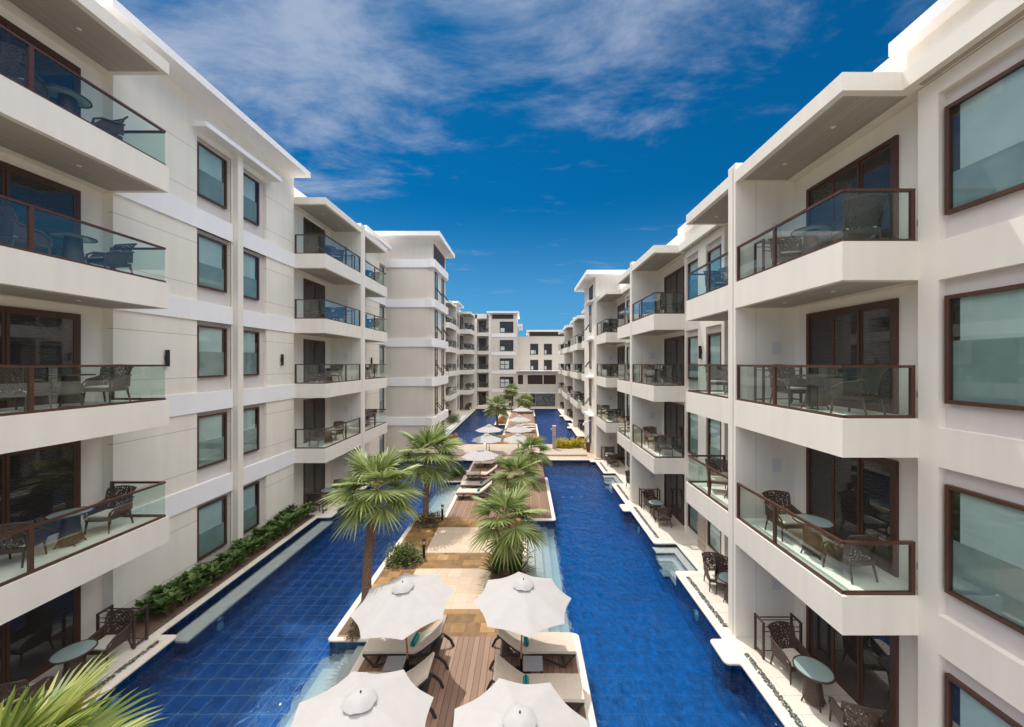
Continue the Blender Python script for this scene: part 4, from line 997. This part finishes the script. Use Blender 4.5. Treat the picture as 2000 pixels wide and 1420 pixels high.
def towel_proto():
    m = MB(); m.tube([(0, -.16, 0), (0, .16, 0)], .062, 16); m.tube([(0, -.163, 0), (0, -.155, 0)], .03, 12); return m.build('rolled_towel', M['towel'])
P_ch = Proto(chair_proto()); P_chl = Proto(chair_proto(True)); P_tb = Proto(table_proto()); P_rk = Proto(rack_proto())
P_lo = Proto(lounger_proto()); P_um = Proto(parasol_proto(3)); P_st = Proto(sidetable_proto()); P_tw = Proto(towel_proto())
# ================================================================ furniture in place
FL = ['ground', 'second', 'third', 'fourth', 'fifth']
rr = random.Random(33)
GR = dict(ch='wicker armchairs on the balconies and terraces', tb='glass-topped tables on the balconies and terraces', rk='drying racks on the balconies and terraces')
def put_ch(lo, x, y, z, rz, lab): (P_chl if lo else P_ch).put((x, y, z), rz, lab, 'armchair', GR['ch'])
for wg, kind, y0, y1, floors, ph in BAYS:
    far = y0 > 34
    for k in floors:
        where = ('%s-storey balcony %s' % (FL[k], ph)) if k else 'ground terrace '+ph
        z = k*H+.056 if k else .006; s = wg.s; Lb = y1-y0; j = rr.uniform(-.08, .08)
        if kind == 'B': tx, ty = wg.F+.62, y0+1.42+j
        else: tx, ty = wg.F+.72, y1-1.60+j
        if not k: tx += .0
        if kind == 'D' and Lb < 2.5: ty = y0+1.2
        x = s*tx; P_tb.put((x, ty, z), rr.uniform(0, 1), 'round glass-topped wicker table, '+where, 'table', GR['tb'])
        # far chair faces the camera, near chair faces away from it
        put_ch(far, s*(tx+rr.uniform(-.12, .1)), ty+.74+rr.uniform(-.05, .1), z, math.pi+rr.uniform(-.35, .35), 'wicker armchair beyond its table, '+where)
        if Lb > 2.2: put_ch(far, s*(tx+.12+rr.uniform(-.1, .1)), ty-.74+rr.uniform(-.1, .0), z, rr.uniform(-.45, .45), 'wicker armchair nearer than its table, '+where)
        if not far:
            if kind == 'B' and ph.find('left') < 0:
                if k != 1: P_rk.put((s*(wg.F+.76), y1-.55, z), 0, 'brown drying rack by the pillar, '+where, 'drying rack', GR['rk'])
            elif kind == 'D' and k == 0 and 'nearest' in ph: P_rk.put((s*(wg.F+.86), y1-.38, z), 0, 'brown drying rack beside the hedge, '+where, 'drying rack', GR['rk'])
            elif kind == 'B' and k in (0, 3, 4): P_rk.put((s*(wg.F+.7), (y0+.35) if k == 0 else (y1-.5), z), 0, 'brown drying rack, '+where, 'drying rack', GR['rk'])
# one chair partly seen on the terrace between the first right pillar and the steps
P_ch.put((6.55, 11.75, .006), 2.6, 'wicker armchair on ground terrace by the right pool steps', 'armchair', GR['ch'])
for k in range(1, 5):       # recessed balconies of the end block
    P_tb.put((-7.3, 63.7, k*H+.056), 0, 'small table on %s-storey recessed balcony of the left end block' % FL[k], 'table', GR['tb'])
    P_chl.put((-6.75, 63.7, k*H+.056), 1.6, 'armchair on %s-storey recessed balcony of the left end block' % FL[k], 'armchair', GR['ch'])
# parasols
PS = [(-2.77, 8.62, 0, 'white parasol over the loungers left of the deck, behind the nearest pair', (.03, -.06), .3),
      (-.10, 8.60, 0, 'white parasol over the loungers at right of the deck, behind nearest pair', (0, .03), .1),
      (-2.68, 5.52, 0, 'rumpled white parasol cut off at the bottom left of the deck', (-.03, .07), .5),
      (-.13, 5.35, 0, 'white parasol cut off at the bottom right of the deck', (.02, .02), .32),
      (-2.72, 22.0, -.08, 'lone white parasol on the middle deck by the pool steps', (0, 0), .2),
      (-2.95, 29.9, 0, 'left parasol of the back pair on the footbridge', (0, 0), .1), (-2.82, 26.6, -.05, 'left parasol of the front pair before the footbridge', (0, 0), .4),
      (-.5, 29.9, 0, 'right parasol of the back pair on the footbridge', (0, 0), .2), (-.5, 26.6, -.05, 'right parasol of the front pair before the footbridge', (0, 0), .35),
      (-.5, 36.0, .2, 'white parasol over the far deck just past the footbridge', (0, 0), 0), (-.43, 43.5, .1, 'farthest white parasol at the end of the far deck', (0, 0), .3)]
for x, y, dz, lab, tilt, rz in PS:
    o = P_um.put((x, y, .012 if not 27.9 < y < 33 else .13), rz, lab, 'parasol', 'white parasols along the pool island')
    o.rotation_euler = (tilt[0], tilt[1], rz)
# loungers: foot towards the water, head towards the middle
LO = [(-3.97, 9.14, 0, 'beige sun lounger at far left of the near deck, towel on it'), (-3.97, 7.92, 0, 'beige sun lounger at near left of deck, half under rumpled parasol'),
      (1.25, 9.14, math.pi, 'beige sun lounger at far right of near deck, touching the coping'), (1.25, 7.88, math.pi, 'beige sun lounger at near right of deck, below the silver side table'),
      (-3.75, 20.0, 0, 'beige lounger at near left of middle deck with rolled towel'), (-3.75, 21.3, 0, 'beige lounger behind it on the middle deck, left of the lone parasol'),
      (-3.7, 23.2, 0, 'beige lounger on the middle deck past the lone parasol'), (-3.6, 25.9, 0, 'beige lounger beneath the front left footbridge parasol'),
      (1.15, 38.9, math.pi, 'cream lounger on the far deck, nearest of three in a row'), (1.15, 40.5, math.pi, 'cream lounger on the far deck, middle of three in a row'), (1.15, 42.0, math.pi, 'cream lounger on the far deck, farthest of three in a row'),
      (1.1, 53.5, math.pi, 'cream lounger near the far corner of the pool'), (-2.0, 39.3, 0, 'cream lounger alone on the left of the far deck')]
for x, y, rz, lab in LO: P_lo.put((x, y, .014), rz, lab, 'sun lounger', 'sun loungers on the pool decks')
TW_ = [(0, 'left far'), (1, 'left near'), (2, 'right far'), (3, 'right near'), (4, 'middle-deck near'), (5, 'middle-deck rear')]
for i, nm in TW_:
    x, y, rz, _ = LO[i]; q = 1.20 if rz == 0 else -1.22
    P_tw.put((x+q, y-.02, .014+.335+.065+.062), (-.08 if rz == 0 else .05), 'rolled blue and green striped towel on the %s lounger' % nm, 'towel', 'rolled striped towels on the loungers')
P_st.put((-3.05, 8.47, .014), .04, 'dark square side table between the left pair of loungers', 'side table', 'square side tables between loungers')
P_st.put((.19, 8.47, .014), 0, 'silver-topped square side table between the right pair of loungers', 'side table', 'square side tables between loungers')
# bollards
def bollard_proto():
    t = empty('bollard_light', (0, 0, 0)); m = MB(); m.tube([(0, 0, 0), (0, 0, .52)], .055, 12); m.build('post', M['black'], t)
    m = MB(); m.tube([(0, 0, .66), (0, 0, .70)], .075, 12); m.build('cap', M['black'], t)
    m = MB()
    for k in range(3): a = k*2.09; m.bar((.05*math.cos(a), .05*math.sin(a), .52), (.05*math.cos(a), .05*math.sin(a), .66), .012)
    m.build('cage', M['black'], t); m = MB(); m.tube([(0, 0, .52), (0, 0, .65)], .03, 10); m.build('lamp', M['white'], t); return t
P_bo = Proto(bollard_proto())
P_bo.put((-3.87, 13.85, 0), 0, 'black bollard light beside the variegated shrub', 'bollard', 'black bollard lights')
P_bo.put((-3.93, 17.2, 0), 0, 'black bollard light at the corner of the middle deck', 'bollard', 'black bollard lights')
# stone post, planter pot and litter bin on the footbridge
t = empty('stone_post', (2.52, 31.0, 0), 'slim stone shower post by the croton bushes', 'post'); m = MB(); m.box(2.38, 2.66, 30.9, 31.1, 0, 2.05); m.build('shaft', M['clad'], t)
m = MB(); m.box(2.36, 2.68, 30.88, 31.12, 2.05, 2.12); m.build('cap', M['coping'], t); m = MB(); m.bar((2.38, 31, 1.9), (2.25, 31, 1.85), .03); m.tube([(2.25, 31, 1.85), (2.25, 31, 1.78)], .05, 10); m.build('shower_head', M['blindhi'], t)
t = empty('plant_pot', (5.35, 30.5, 0), 'tall brown square pot beside the croton bushes', 'pot'); m = MB(); m.add([(5.23, 30.38, 0), (5.47, 30.38, 0), (5.47, 30.62, 0), (5.23, 30.62, 0), (5.17, 30.32, .75), (5.53, 30.32, .75), (5.53, 30.68, .75), (5.17, 30.68, .75)], [(0, 3, 2, 1), (4, 5, 6, 7), (0, 1, 5, 4), (1, 2, 6, 5), (2, 3, 7, 6), (3, 0, 4, 7)]); m.build('body', M['wood'], t)
m = MB(); m.box(5.15, 5.55, 30.3, 30.7, .75, .79); m.build('rim', M['wood2'], t)
t = empty('spotlight', (5.6, 31.2, 2.3), 'white spotlight bracket on the right tower wall above the pot', 'spotlight'); m = MB(); m.bar((5.72, 31.0, 2.6), (5.1, 30.6, 2.45), .06); m.build('bracket', M['white'], t); m = MB(); m.tube([(5.1, 30.6, 2.45), (4.95, 30.45, 2.25)], [.07, .1], 10); m.build('lamp_head', M['blindhi'], t)
for l, n in LAB.items():
    if n > 1: print('SHARED', n, l)
